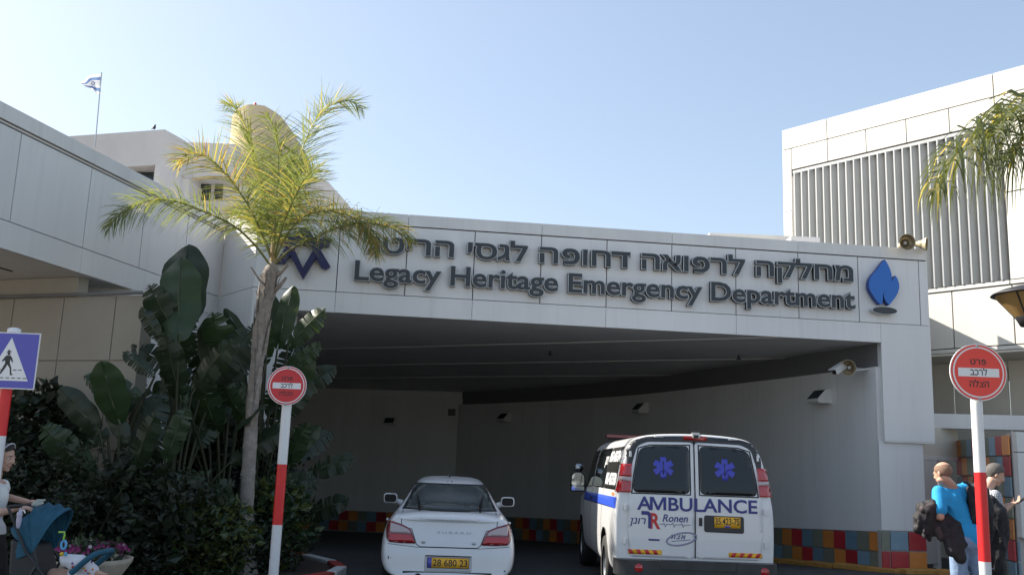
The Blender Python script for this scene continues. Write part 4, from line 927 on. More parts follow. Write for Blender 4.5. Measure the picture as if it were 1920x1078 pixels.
# litter-like fallen leaves on the soil: uncountable
# ================================================================ VEHICLES
def loft(stations, profile, rear=None, front=None):
    """stations: y values; profile(y)-> half section [(x,z)] bottom centre to top centre; returns MB with closed hull"""
    rings = []
    for y in stations:
        half = profile(y); yo = [y] * len(half) if rear is None else [rear(y, x, z) for x, z in half]
        ring = [Vector((x, yy, z)) for (x, z), yy in zip(half, yo)] + [Vector((-x, yy, z)) for (x, z), yy in list(zip(half, yo))[-2:0:-1]]
        rings.append(ring)
    return rings
def hull(rings, m, sub=2):
    n = len(rings[0]); mb = MB(); vs = [v for r in rings for v in r]; fs = []
    for i in range(len(rings) - 1):
        for k in range(n): fs.append((i * n + k, i * n + (k + 1) % n, (i + 1) * n + (k + 1) % n, (i + 1) * n + k))
    # caps as strips across the section
    h = n // 2
    def cap(o, flip):
        for k in range(h):
            a, b, c, d = k, k + 1, (n - k - 1) % n if k + 1 <= h else 0, (n - k) % n
            f = [o + a, o + b, o + (n - k - 1) % n, o + (n - k) % n]; f = list(dict.fromkeys(f))
            if len(f) > 2: fs.append(tuple(f if not flip else f[::-1]))
    cap(0, True); cap((len(rings) - 1) * n, False)
    mb.add(vs, fs, m, True); me = mb.mesh('hull'); o = link('hull', me)
    bm = bmesh.new(); bm.from_mesh(me); bmesh.ops.remove_doubles(bm, verts=bm.verts, dist=1e-5); bmesh.ops.recalc_face_normals(bm, faces=bm.faces); bm.to_mesh(me); bm.free()
    s = o.modifiers.new('s', 'SUBSURF'); s.levels = sub; s.render_levels = sub
    r = eval_mesh(o); bpy.data.objects.remove(o); r.polygons.foreach_set('use_smooth', [True] * len(r.polygons)); return r
def bvh_of(me): return BVHTree.FromPolygons([v.co for v in me.vertices], [tuple(p.vertices) for p in me.polygons])
def cut_arches(me, arches, parent, name, paint, dark):
    """boolean wheel openings; arches: (y, z, r, xa, xb)"""
    o = link(name, me, parent); cs = []
    for y, z, r, xa, xb in arches:
        mb = MB(); mb.lathe([(0, xa), (r, xa), (r, xb), (0, xb)], dark, 32, (Vector((0, y, z)), Vector((0, 1, 0)), Vector((0, 0, 1)), Vector((1, 0, 0))), smooth=False)
        c = link('cutter', mb.mesh('cutter')); bm = bmesh.new(); bm.from_mesh(c.data); bmesh.ops.remove_doubles(bm, verts=bm.verts, dist=1e-4); bmesh.ops.recalc_face_normals(bm, faces=bm.faces); bm.to_mesh(c.data); bm.free()
        b = o.modifiers.new('b', 'BOOLEAN'); b.operation = 'DIFFERENCE'; b.object = c; b.solver = 'EXACT'; b.material_mode = 'TRANSFER'; cs.append(c)
    par = o.parent; o.parent = None
    r = eval_mesh(o); o.modifiers.clear(); o.data = r; o.parent = par; r.name = name
    for c in cs: bpy.data.objects.remove(c)
    return o
def refine(vs, fs, step):
    """2D polygon mesh cut on a grid; vs are (u,v,0)"""
    bm = bmesh.new(); bv = [bm.verts.new((v[0], v[1], 0)) for v in vs]
    for f in fs:
        try: bm.faces.new([bv[i] for i in f])
        except ValueError: pass
    bm.normal_update(); bmesh.ops.triangulate(bm, faces=bm.faces[:])
    us = [v[0] for v in vs]; ws = [v[1] for v in vs]
    for ax, lo, hi in ((0, min(us), max(us)), (1, min(ws), max(ws))):
        k = math.floor(lo / step) + 1
        while k * step < hi:
            no = (1, 0, 0) if ax == 0 else (0, 1, 0); co = (k * step, 0, 0) if ax == 0 else (0, k * step, 0)
            bmesh.ops.bisect_plane(bm, geom=bm.verts[:] + bm.edges[:] + bm.faces[:], plane_co=co, plane_no=no, dist=1e-6); k += 1
    bm.verts.index_update(); V = [v.co.copy() for v in bm.verts]; Fc = [tuple(v.index for v in f.verts) for f in bm.faces]; bm.free(); return V, Fc
def project(mb, vs, fs, bvh, O, U, V, D, off, th, m, step=.06, smooth=True):
    """wrap a flat outline (u,v) onto a body along D, lifted by off, with thickness th"""
    V2, F2_ = refine(vs, fs, step); fr = []; bk = []
    for v in V2:
        o = O + U * v.x + V * v.y; hit, n, _, _ = bvh.ray_cast(o, D)
        if hit is None: hit, n, _, _ = bvh.find_nearest(o + D * 1.0)
        if n.dot(D) > 0: n = -n
        fr.append(hit + n * off); bk.append(hit + n * (off - th))
    # orientation: faces should look against D
    e = {}
    def nrm(f): a, b, c = fr[f[0]], fr[f[1]], fr[f[2]]; return (b - a).cross(c - a)
    F2_ = [f if nrm(f).dot(D) < 0 else f[::-1] for f in F2_]
    for f in F2_:
        for k in range(len(f)): key = tuple(sorted((f[k], f[(k + 1) % len(f)]))); e[key] = e.get(key, 0) + 1
    n = len(fr); side = []
    for f in F2_:
        for k in range(len(f)):
            a, b = f[k], f[(k + 1) % len(f)]
            if e[tuple(sorted((a, b)))] == 1: side.append((b, a, a + n, b + n))
    mb.add(fr + bk, F2_, m, smooth); o = len(mb.v) - 2 * n
    k = mb.mi(m)
    for s in side: mb.f.append([i + o for i in s]); mb.m.append(k); mb.sm.append(False)
def poly(pts): return [(p[0], p[1], 0) for p in pts], [tuple(range(len(pts)))]
def rounded(pts, r, n=5):
    out = []; N = len(pts)
    for i in range(N):
        p = Vector(pts[i]); a = (Vector(pts[i - 1]) - p); b = (Vector(pts[(i + 1) % N]) - p); la, lb = a.length, b.length; rr = min(r, la * .45, lb * .45); a.normalize(); b.normalize()
        for k in range(n + 1):
            t = k / n; q = (p + a * rr) * (1 - t) ** 2 + p * 2 * t * (1 - t) + (p + b * rr) * t * t; out.append((q.x, q.y))
    return out
def line_poly(pts, w):
    v, f = ribbon2d(pts, w / 2); return [(p.x, p.y, 0) for p in v], f
def wheel(parent, x, y, z, r, w, sgn, rim_m, steer=0):
    t = MB(); fr = (Vector(), Vector((0, 1, 0)), Vector((0, 0, 1)), Vector((1, 0, 0)))
    t.lathe([(r * .62, -w / 2), (r * .93, -w / 2), (r * .99, -w * .40), (r, -w * .3), (r, w * .3), (r * .99, w * .40), (r * .93, w / 2), (r * .62, w / 2)], mat('tyre', (.02, .02, .02), .8), 36, fr)
    for k in (-.18, 0, .18): t.lathe([(r * 1.003, k * w - .004), (r * 1.003, k * w + .004)], mat('tyre_groove', (.005, .005, .005), .9), 36, fr)
    o = t.build('wheel', parent); o.location = (x, y, z)
    m = MB(); s = sgn
    m.lathe([(r * .62, s * w * .42), (r * .60, s * w * .32), (r * .52, s * w * .22), (r * .22, s * w * .30), (r * .18, s * w * .40), (0, s * w * .40)], rim_m, 30, fr)
    for k in range(8):
        a = 2 * math.pi * k / 8; c = Vector((s * w * .27, math.cos(a) * r * .4, math.sin(a) * r * .4)); m.box(c, (.012, r * .05, r * .05), M['blackp'])
    m.build('rim', o)
    return o
PAINT = mat('car_white', (.66, .675, .69), .28, coat=.6, var=.05, scale=3)
VPAINT = mat('van_white', (.70, .705, .71), .3, coat=.5, var=.04, scale=2)
WELL = mat('wheel_well', (.012, .012, .012), .9)
GLASS = mat('car_glass', (.010, .013, .015), .05, spec=.45)
GLASSR = mat('car_rear_glass', (.035, .048, .052), .12, spec=.5)
LAMP = mat('lamp_red', (.42, .008, .012), .12, coat=1, var=.15, scale=20); LAMPD = mat('lamp_dark_red', (.16, .01, .014), .12, coat=1); LAMPW = mat('lamp_clear', (.42, .34, .34), .15, coat=1)
YEL = mat('plate_yellow', (.80, .42, .02), .4); GAP = mat('panel_gap', (.01, .01, .01), .9)
CHROME = mat('chrome', (.7, .7, .7), .12, metal=1)
BUMP = mat('bumper_black', (.035, .037, .04), .45, var=.3, scale=7)
MIR = mat('mirror_glass', (.30, .33, .35), .05, metal=1)
Ux, Uz, Dy = Vector((1, 0, 0)), Vector((0, 0, 1)), Vector((0, 1, 0))

# ---------------------------------------------------------------- white ambulance van
VO = atY = None
van = thing('ambulance_van', 'white ambulance van with blue lettering and dark windows, parked at the bay', 'ambulance', (2.36, 12.0, 0), R(.6))
def vprof(y):
    top = 2.08
    if y > 4.0: top = 2.08 - (y - 4.0) / .85 * .86 if y < 4.85 else 1.22 - (y - 4.85) * .16
    k = max(.14, (top - 1.1) / .98)
    pts_ = [(0, .30), (.82, .30), (.955, .36), (.985, .52), (.995, .85), (.99, 1.12), (.965, 1.30), (.905, 1.66), (.845, 1.88), (.76, 2.0), (.60, 2.05), (.30, 2.075), (0, 2.08)]
    out = [(x, z if z <= 1.12 else 1.12 + (z - 1.12) * max(.10, (top - 1.12) / .96)) for x, z in pts_]
    if y > 4.85: f = 1 - (y - 4.85) * .10; out = [(x * f, z) for x, z in out]
    return out
def vrear(y, x, z):
    if y < .4: return y + max(0, z - 1.25) * .16 + (.05 * (abs(x)) ** 3 if y < .2 else 0)
    return y
def vsec(y, s): # slightly shrunken end sections
    return [(x * s, .30 + (z - .30) * (1 - (1 - s) * .35) + (1 - s) * .1) for x, z in vprof(y)]
rings = []
def ringof(half, y, fn):
    return [Vector((x, fn(y, x, z), z)) for x, z in half] + [Vector((-x, fn(y, x, z), z)) for x, z in half[-2:0:-1]]
rings.append(ringof(vsec(0, .93), -.004, vrear)); rings.append(ringof(vsec(0, .975), .0, vrear)); rings.append(ringof(vsec(0, .993), .03, vrear)); rings.append(ringof(vprof(0), .09, vrear))
for y in (.4, .8, 1.4, 2.2, 3.0, 3.7, 4.0, 4.1, 4.45, 4.78, 4.9, 5.2, 5.5): rings.append(ringof(vprof(y), y, lambda y, x, z: y))
rings.append(ringof([(x * .96, z * .98 + .02) for x, z in vprof(5.62)], 5.64, lambda y, x, z: y)); rings.append(ringof([(x * .85, z * .92 + .05) for x, z in vprof(5.62)], 5.70, lambda y, x, z: y))
vm = hull(rings, VPAINT); vb = bvh_of(vm)
cut_arches(vm, [(1.22, .37, .47, -1.2, -.66), (1.22, .37, .47, .66, 1.2), (4.66, .37, .47, -1.2, -.66), (4.66, .37, .47, .66, 1.2)], van, 'body', VPAINT, WELL)
RO = Vector((0, -2, 0))
def vp(name, pts, off, m, th=.012, side=0, parent=None, step=.06, fs=None):
    mb = MB(); vs, f = poly(pts) if fs is None else (pts, fs)
    if side == 0: project(mb, vs, f, vb, RO, Ux, Uz, Dy, off, th, m, step)
    else: project(mb, vs, f, vb, Vector((side * 3, 0, 0)), Dy, Uz, Vector((-side, 0, 0)), off, th, m, step)
    return mb.build(name, parent or van)
# dark upper surround, door frames, glass
vp('upper_surround', rounded([(-.80, 1.30), (-.905, 1.66), (-.86, 1.86), (-.78, 1.965), (-.60, 2.025), (0, 2.05), (.60, 2.025), (.78, 1.965), (.86, 1.86), (.905, 1.66), (.80, 1.30)], .06), .004, BUMP, .01)
for s, nm in ((-1, 'rear_door'), (1, 'rear_door')):
    dpts = [(s * .008, .57), (s * .80, .57), (s * .84, .95), (s * .825, 1.33), (s * .775, 1.70), (s * .715, 1.90), (s * .59, 1.958), (s * .008, 1.972)]
    d = vp('rear_door', rounded(dpts, .05), .009, VPAINT, .012)
    vp('window', rounded([(s * .065, 1.335), (s * .775, 1.335), (s * .755, 1.52), (s * .69, 1.87), (s * .55, 1.91), (s * .065, 1.925)], .07), .013, GLASS, .008, parent=d)
    vp('window_seal', line_poly([(s * .055, 1.325), (s * .785, 1.325), (s * .765, 1.52), (s * .70, 1.878), (s * .555, 1.92), (s * .055, 1.935), (s * .055, 1.325)], .014)[0], .0125, GAP, .006, parent=d, fs=line_poly([(s * .055, 1.325), (s * .785, 1.325), (s * .765, 1.52), (s * .70, 1.878), (s * .555, 1.92), (s * .055, 1.935), (s * .055, 1.325)], .014)[1])
    # six-armed medical star in the window
    cx = s * .385 - .005; cz = 1.645; mb = MB(); SB = mat('star_blue', (.06, .07, .45), .4)
    for k in range(3):
        a = math.pi / 3 * k + math.pi / 2; c_, s_ = math.cos(a), math.sin(a); h_, w_ = .13, .038 - .0005 * k
        q = [(cx + c_ * h_ * i - s_ * w_ * j, cz + s_ * h_ * i + c_ * w_ * j) for i, j in ((-1, -1), (1, -1), (1, 1), (-1, 1))]
        project(mb, *poly(q), vb, RO, Ux, Uz, Dy, .0142 + .0004 * k, .001, SB, .06)
    mb2 = mb; project(mb2, *poly([(cx - .006, cz - .08), (cx + .006, cz - .08), (cx + .006, cz + .08), (cx - .006, cz + .08)]), vb, RO, Ux, Uz, Dy, .0158, .001, GLASS, .06)
    mb.build('medical_star', d)
def vtext(body, u0, u1, v0, v1, m, off=.0108, offset=0, shear=0, side=0, name='lettering', slope=0, parent=None):
    vs, fs = word_geo(body, offset, shear); xs = [v.x for v in vs]; ys_ = [v.y for v in vs]; a, b, c, d = min(xs), max(xs), min(ys_), max(ys_)
    P = [(u0 + (v.x - a) / (b - a) * (u1 - u0), v0 + (v.y - c) / (d - c) * (v1 - v0) + slope * (v.x - a) / (b - a), 0) for v in vs]
    mb = MB()
    if side == 0 and slope == 0 and len(body) > 4:
        for i, ch in enumerate(body): # every letter a part of its own
            rt = max(v.x for v in word_geo(body[:i + 1], offset, shear)[0]); gv, gf = word_geo(ch, offset, shear); dx = rt - max(v.x for v in gv)
            P = [(u0 + (v.x + dx - a) / (b - a) * (u1 - u0), v0 + (v.y - c) / (d - c) * (v1 - v0), 0) for v in gv]; mb = MB(); project(mb, P, gf, vb, RO, Ux, Uz, Dy, off + .003, .002, m, .1, False); o = mb.build('letter', van)
        return o
    if side == 0: project(mb, P, fs, vb, RO, Ux, Uz, Dy, off + .003, .002, m, .1, False)
    else: # text on the left side reads from front to rear: u runs backwards
        project(mb, [(p[0], p[1], 0) for p in P], fs, vb, Vector((side * 3, 0, 0)), Vector((0, 1, 0)) * (1 if side > 0 else -1), Uz, Vector((-side, 0, 0)), off, .002, m, .1, False)
    return mb.build(name, parent or van)
NV = mat('van_navy', (.03, .035, .20), .4); NR = mat('van_red', (.55, .03, .03), .4); NW = mat('van_white_text', (.8, .8, .8), .5)
vtext('AMBULANCE', -.72, .77, 1.125, 1.29, NV, offset=.02)
vtext('Ronen', -.405, -.09, .995, 1.085, NV, offset=.012, shear=.25)
vtext('ןנור', -.80, -.61, .93, 1.03, NV, offset=.01, shear=.2)
vtext('R', -.56, -.43, .905, 1.095, NR, offset=.03)
vtext('ר', -.665, -.545, .91, 1.115, NV, off=.0115, offset=.03)
hb = [(-.44, .965), (-.40, .965), (-.385, .98), (-.37, .935), (-.355, .965), (-.29, .965), (-.275, .985), (-.26, .935), (-.245, .965), (-.18, .965), (-.165, .98), (-.15, .935), (-.135, .965), (-.06, .965)]
v_, f_ = line_poly(hb, .006); vp('pulse_line', v_, .0135, NV, .002, fs=f_)
ea = R(12); el_ = [(-.17 + .185 * math.cos(t) * math.cos(ea) - .07 * math.sin(t) * math.sin(ea), .795 + .185 * math.cos(t) * math.sin(ea) + .07 * math.sin(t) * math.cos(ea)) for t in [2 * math.pi * k / 40 for k in range(41)]]
v_, f_ = line_poly(el_, .017); vp('oval_mark', v_, .0135, NV, .002, fs=f_)
v_, f_ = line_poly(el_[::1], .004); vp('oval_mark', v_, .0145, NW, .001, fs=f_)
for ch_, a_, b_ in (('ת', -.30, -.245), ('צ', -.235, -.185), ('א', -.175, -.12)): vtext(ch_, a_, b_, .795, .845, NV, offset=.02, shear=.15, name='letter')
v_, f_ = line_poly([(-.29, .765), (-.06, .79)], .006); vp('oval_text_line', v_, .0135, NV, .002, fs=f_)
vp('badge', [(-.575, .765), (-.44, .765), (-.44, .785), (-.575, .785)], .0135, NV, .003)
for x0, n_, sg in ((-.82, 5, 1), (.41, 5, -1)):
    mb = MB(); project(mb, *poly([(x0, .60), (x0 + .41, .60), (x0 + .41, .655), (x0, .655)]), vb, RO, Ux, Uz, Dy, .0135, .003, YEL, .06)
    for k in range(4):
        a = x0 + .02 + .10 * k; project(mb, *poly([(a, .601), (a + .05, .601), (a + .05 + .03 * -sg, .654), (a + .03 * -sg, .654)]), vb, RO, Ux, Uz, Dy, .0148, .001, NR, .06)
    mb.build('reflector_strip', van)
d = vp('plate_recess', rounded([(.11, .89), (.60, .885), (.60, 1.085), (.11, 1.09)], .03), .016, BUMP, .012)
mb = MB(); project(mb, *poly([(.235, .945), (.555, .945), (.555, 1.075), (.235, 1.075)]), vb, RO, Ux, Uz, Dy, .021, .004, YEL, .2); mb.build('licence_plate', van)
mb = MB(); vs, fs = text_geo('35.423-75', 1, .01); xs = [v.x for v in vs]; ys_ = [v.y for v in vs]
project(mb, [(.245 + (v.x - min(xs)) / (max(xs) - min(xs)) * .30, .982 + (v.y - min(ys_)) / (max(ys_) - min(ys_)) * .082, 0) for v in vs], fs, vb, RO, Ux, Uz, Dy, .0225, .001, M['signblack'], .3, False)
project(mb, *poly([(.36, .948), (.43, .948), (.43, .972), (.36, .972)]), vb, RO, Ux, Uz, Dy, .0222, .001, M['signblue'], .3); mb.build('plate_number', van)
# tail lamps wrap the rear corners
for s in (-1, 1):
    mb = MB()
    for z0, z1, mt in ((1.33, 1.465, LAMP), (1.467, 1.518, LAMPW), (1.52, 1.675, LAMP)):
        xa = lambda z: .945 + (1.33 - z) * .20; xb = lambda z: .80 - (z - 1.33) * .05
        project(mb, *poly([(s * xb(z0), z0), (s * (xa(z0) + .012), z0), (s * (xa(z1) + .012), z1), (s * xb(z1), z1)]), vb, RO, Ux, Uz, Dy, .024, .02, mt, .05)
    mb.build('tail_lamp', van)
# third brake light and rear camera
mb = MB(); project(mb, *poly([(-.13, 2.0), (.16, 2.0), (.16, 2.045), (-.13, 2.045)]), vb, RO, Ux, Uz, Dy, .018, .014, LAMP, .06); mb.build('brake_light', van)
mb = MB(); mb.box((.02, .12, 2.06), (.045, .05, .035), M['steel']); mb.box((.02, .068, 2.045), (.03, .004, .018), M['blackp']); mb.build('reversing_camera', van, bevel=.006)
for a, b in ((-.50, -.38), (.44, .58)):
    mb = MB(); project(mb, *poly([(a, 2.016), (b, 2.014), (b, 2.026), (a, 2.028)]), vb, RO, Ux, Uz, Dy, .009, .004, M['steel'], .06); mb.build('name_badge', van)
mb = MB(); project(mb, *line_poly([(0, .57), (0, 1.995)], .012), vb, RO, Ux, Uz, Dy, .006, .004, GAP, .06); mb.build('door_gap', van)
for s in (-1, 1):
    for z in (.75, 1.15, 1.80):
        mb = MB(); mb.box((s * (.865 if z < 1.5 else .80), .0 + max(0, z - 1.25) * .16 + .02, z), (.014, .02, .035), VPAINT); mb.build('hinge', van, bevel=.004)
mb = MB(); mb.box((.055, -.028, 1.01), (.02, .012, .05), M['blackp']); mb.build('handle', van, bevel=.005)
# rear bumper
mb = MB(); mb.prism(rounded([(-.99, .02), (-.97, -.10), (-.85, -.17), (.85, -.17), (.97, -.10), (.99, .02), (.99, .2), (-.99, .2)], .05), .36, .545, BUMP); mb.prism(rounded([(-.50, -.14), (-.45, -.19), (.45, -.19), (.50, -.14)], .02), .45, .555, BUMP)
mb.build('bumper', van, bevel=.02)
for x in (-.72, .80):
    mb = MB(); mb.lathe([(0, .012), (.045, .01), (.052, 0), (.052, -.01)], LAMP, 20, (Vector((x, -.17, .455)), Ux, Uz, Vector((0, -1, 0)))); mb.build('reflector', van)
mb = MB(); mb.bbox((-.78, .1, .26), (.78, 5.2, .33), M['blackp']); mb.build('underbody', van)
# left and right sides
for s in (-1, 1):
    W = [(.36, 1.36), (.30, 1.60), (.36, 1.90)]
    vp('side_window', rounded([(.30, 1.35), (1.55, 1.345), (1.55, 1.90), (.42, 1.90)], .05), .004, mat('black_vinyl', (.012, .012, .012), .35), .008, side=s)
    vp('side_window', rounded([(1.60, 1.345), (3.02, 1.34), (3.02, 1.90), (1.60, 1.90)], .05), .004, GLASS, .008, side=s)
    dw = vp('front_window', rounded([(3.18, 1.33), (4.45, 1.30), (4.05, 1.88), (3.18, 1.90)], .05), .004, GLASS, .008, side=s)
    for g0 in ([(3.10, .45), (3.10, 1.98)], [(1.575, .5), (1.575, 1.98)], [(4.3, .95), (4.42, 1.3), (4.1, 1.93)]):
        v_, f_ = line_poly(g0, .010); vp('door_gap', v_, .002, GAP, .003, side=s, fs=f_)
    BL = mat('stripe_blue', (.03, .08, .50), .35)
    vp('stripe', [(.10, 1.13), (4.2, 1.10), (4.2, 1.235), (.10, 1.265)], .003, BL, .003, side=s)
    mb = MB(); mb.box((s * 1.0, 2.9, 1.17), (.018, .07, .016), M['blackp']); mb.build('handle', van, bevel=.005)
    # mirrors
    mr = MB(); mr.tube([(s * .90, 4.25, 1.26), (s * 1.08, 4.22, 1.30)], .04, M['blackp']); mr.prism(rounded([(-.125, 0), (.125, 0), (.12, .27), (.06, .33), (-.06, .33), (-.12, .27)], .05), -.05, .05, M['blackp'], (Vector((s * 1.10, 4.22, 1.22)), Ux, Uz, Vector((0, -1, 0))))
    mo = mr.build('wing_mirror', van, bevel=.015)
    mr = MB(); mr.prism(rounded([(-.105, .10), (.105, .10), (.10, .26), (.05, .31), (-.05, .31), (-.10, .26)], .04), .051, .054, MIR, (Vector((s * 1.10, 4.22, 1.22)), Ux, Uz, Vector((0, -1, 0)))); mr.prism(rounded([(-.105, .02), (.105, .02), (.105, .09), (-.105, .09)], .02), .051, .054, MIR, (Vector((s * 1.10, 4.22, 1.22)), Ux, Uz, Vector((0, -1, 0))))
    mr.build('mirror_glass', mo)
    if s < 0:
        mr = MB(); mr.ell((s * 1.09, 4.19, 1.61), (.075, .04, .075), mat('dome_mirror', (.30, .32, .34), .08, metal=1), 20, 12); mr.build('blind_spot_mirror', van)
    wheel(van, s * .86, 1.22, .37, .37, .25, s, mat('rim_steel', (.35, .35, .36), .35, metal=.7)); wheel(van, s * .86, 4.66, .37, .37, .25, s, mat('rim_steel', (.35, .35, .36), .35, metal=.7))
    # phone numbers on the side glass
vtext('052-4567344', -1.52, -.34, 1.70, 1.85, NW, off=.0075, offset=.03, side=-1, name='phone_number')
vtext('052-4527330', -1.50, -.36, 1.40, 1.56, NW, off=.0075, offset=.03, side=-1, name='phone_number')
vtext('ןנור', -1.98, -1.66, 1.62, 1.78, NW, off=.0075, offset=.02, side=-1)
vtext('רפשא', -.62, -.30, 1.275, 1.315, mat('van_orange', (.55, .22, .05), .5), off=.0075, offset=.01, side=-1)
mb = MB(); mb.box((-.40, 3.2, 2.115), (.36, .10, .028), LAMPD); mb.box((-.40, 3.2, 2.08), (.32, .08, .015), M['blackp']); mb.build('light_bar', van, bevel=.02)
mb = MB(); project(mb, *poly([(-.75, 1.28), (.75, 1.28), (.62, 1.9), (-.62, 1.9)]), vb, Vector((0, 8, 0)), Ux, Uz, Vector((0, -1, 0)), .005, .008, GLASS, .06); mb.build('windscreen', van)
for s in (-1, 1): mb = MB(); project(mb, *poly([(s * .5, .72), (s * .82, .72), (s * .82, .95), (s * .5, .95)]), vb, Vector((0, 8, 0)), Ux, Uz, Vector((0, -1, 0)), .01, .012, LAMPW, .06); mb.build('headlight', van)
mb = MB(); project(mb, *poly([(-.46, .66), (.46, .66), (.46, .98), (-.46, .98)]), vb, Vector((0, 8, 0)), Ux, Uz, Vector((0, -1, 0)), .008, .01, BUMP, .06); mb.build('grille', van)

# ---------------------------------------------------------------- white saloon car
car = thing('saloon_car', 'scuffed white saloon car seen from behind with red tail lamps', 'car', (-.67, 12.2, 0), R(3.6))
def interp(x, T):
    for (a, b), (c, d) in zip(T, T[1:]):
        if x <= c: t = (x - a) / (c - a); return b + (d - b) * max(0, min(1, t))
    return T[-1][1]
TOP = [(0, .955), (.2, 1.0), (.62, 1.0), (.75, 1.02), (1.1, 1.20), (1.4, 1.34), (1.6, 1.385), (2.1, 1.43), (2.6, 1.40), (2.85, 1.34), (3.35, 1.03), (3.5, .97), (4.0, .86), (4.3, .74), (4.4, .66)]
WID = [(0, .82), (.3, .855), (1.2, .868), (3.0, .866), (3.8, .85), (4.2, .80), (4.4, .70)]
def cprof(y):
    top = interp(y, TOP); w = interp(y, WID); belt = min(top - .02, interp(y, [(0, .93), (.7, .975), (1.5, .96), (3.3, .93), (4.4, .64)]))
    gh = max(0, top - 1.02) / .40; sh = min(.87, belt - .06)
    rx = .635 - .155 * min(1, gh)
    return [(0, .20), (.58, .20), (w - .07, .23), (w - .005, .36), (w, .55), (w - .02, min(.72, belt - .14)), (w - .075, sh), (.70, belt), (.70 + (rx - .70) * .5, belt + (top - belt) * .48), (rx, top - .045 - .01 * gh), (rx - .14, top - .012), (.22, top - .002), (0, top)]
def crear(y, x, z):
    if y > .5: return y
    lean = 0 if z < .52 else (z - .52) * .5 if z < .60 else .04 + (z - .60) * .28
    return y + lean * (1 - y / .5) + .10 * (abs(x) / .85) ** 3 * (1 - y / .5)
rings = [ringof([(x * .90, .26 + (z - .26) * .93) for x, z in cprof(0)], -.004, crear), ringof([(x * .965, .24 + (z - .24) * .975) for x, z in cprof(0)], .0, crear), ringof(cprof(0), .035, crear)]
for y in (.12, .25, .45, .62, .72, .90, 1.15, 1.38, 1.48, 1.7, 2.1, 2.55, 2.75, 3.05, 3.32, 3.45, 3.8, 4.1, 4.3): rings.append(ringof(cprof(y), y, crear))
rings.append(ringof([(x * .93, z) for x, z in cprof(4.4)], 4.38, crear)); rings.append(ringof([(x * .7, .2 + (z - .2) * .85) for x, z in cprof(4.4)], 4.43, crear))
cm = hull(rings, PAINT); cb = bvh_of(cm)
cut_arches(cm, [(.92, .30, .35, -1, -.60), (.92, .30, .35, .60, 1), (3.45, .30, .35, -1, -.60), (3.45, .30, .35, .60, 1)], car, 'body', PAINT, WELL)
def cpj(name, vf, off, m, th=.01, parent=None, D=Dy, O=RO, step=.05, smooth=True):
    mb = MB(); project(mb, vf[0], vf[1], cb, O, Ux, Uz, D, off, th, m, step, smooth); return mb.build(name, parent or car)
seal = rounded([(-.635, .995), (-.62, 1.015), (-.475, 1.312), (-.44, 1.325), (.44, 1.325), (.475, 1.312), (.62, 1.015), (.635, .995)], .02)
cpj('window_seal', poly(seal), .003, GAP, .006)
rw = cpj('rear_window', poly(rounded([(-.60, 1.008), (-.465, 1.305), (-.30, 1.313), (.30, 1.313), (.465, 1.305), (.60, 1.008), (.3, 1.0), (-.3, 1.0)], .03)), .007, GLASSR, .006)
for z in (1.05, 1.09, 1.13, 1.17, 1.21, 1.25): pass
for s in (-1, 1): # roof gutters
    cpj('roof_gutter', line_poly([(s * .53, 1.18), (s * .49, 1.30), (s * .455, 1.375)], .022), .004, GAP, .006)
lid = [(-.61, .985), (-.60, .80), (-.47, .78), (-.40, .60), (-.36, .572), (.36, .572), (.40, .60), (.47, .78), (.60, .80), (.61, .985)]
cpj('boot_lid_gap', line_poly(lid, .008), .0015, GAP, .002)
cpj('spoiler_crease', line_poly([(-.30, .90), (0, .895), (.35, .895)], .006), .002, mat('crease', (.35, .36, .38), .4), .002)
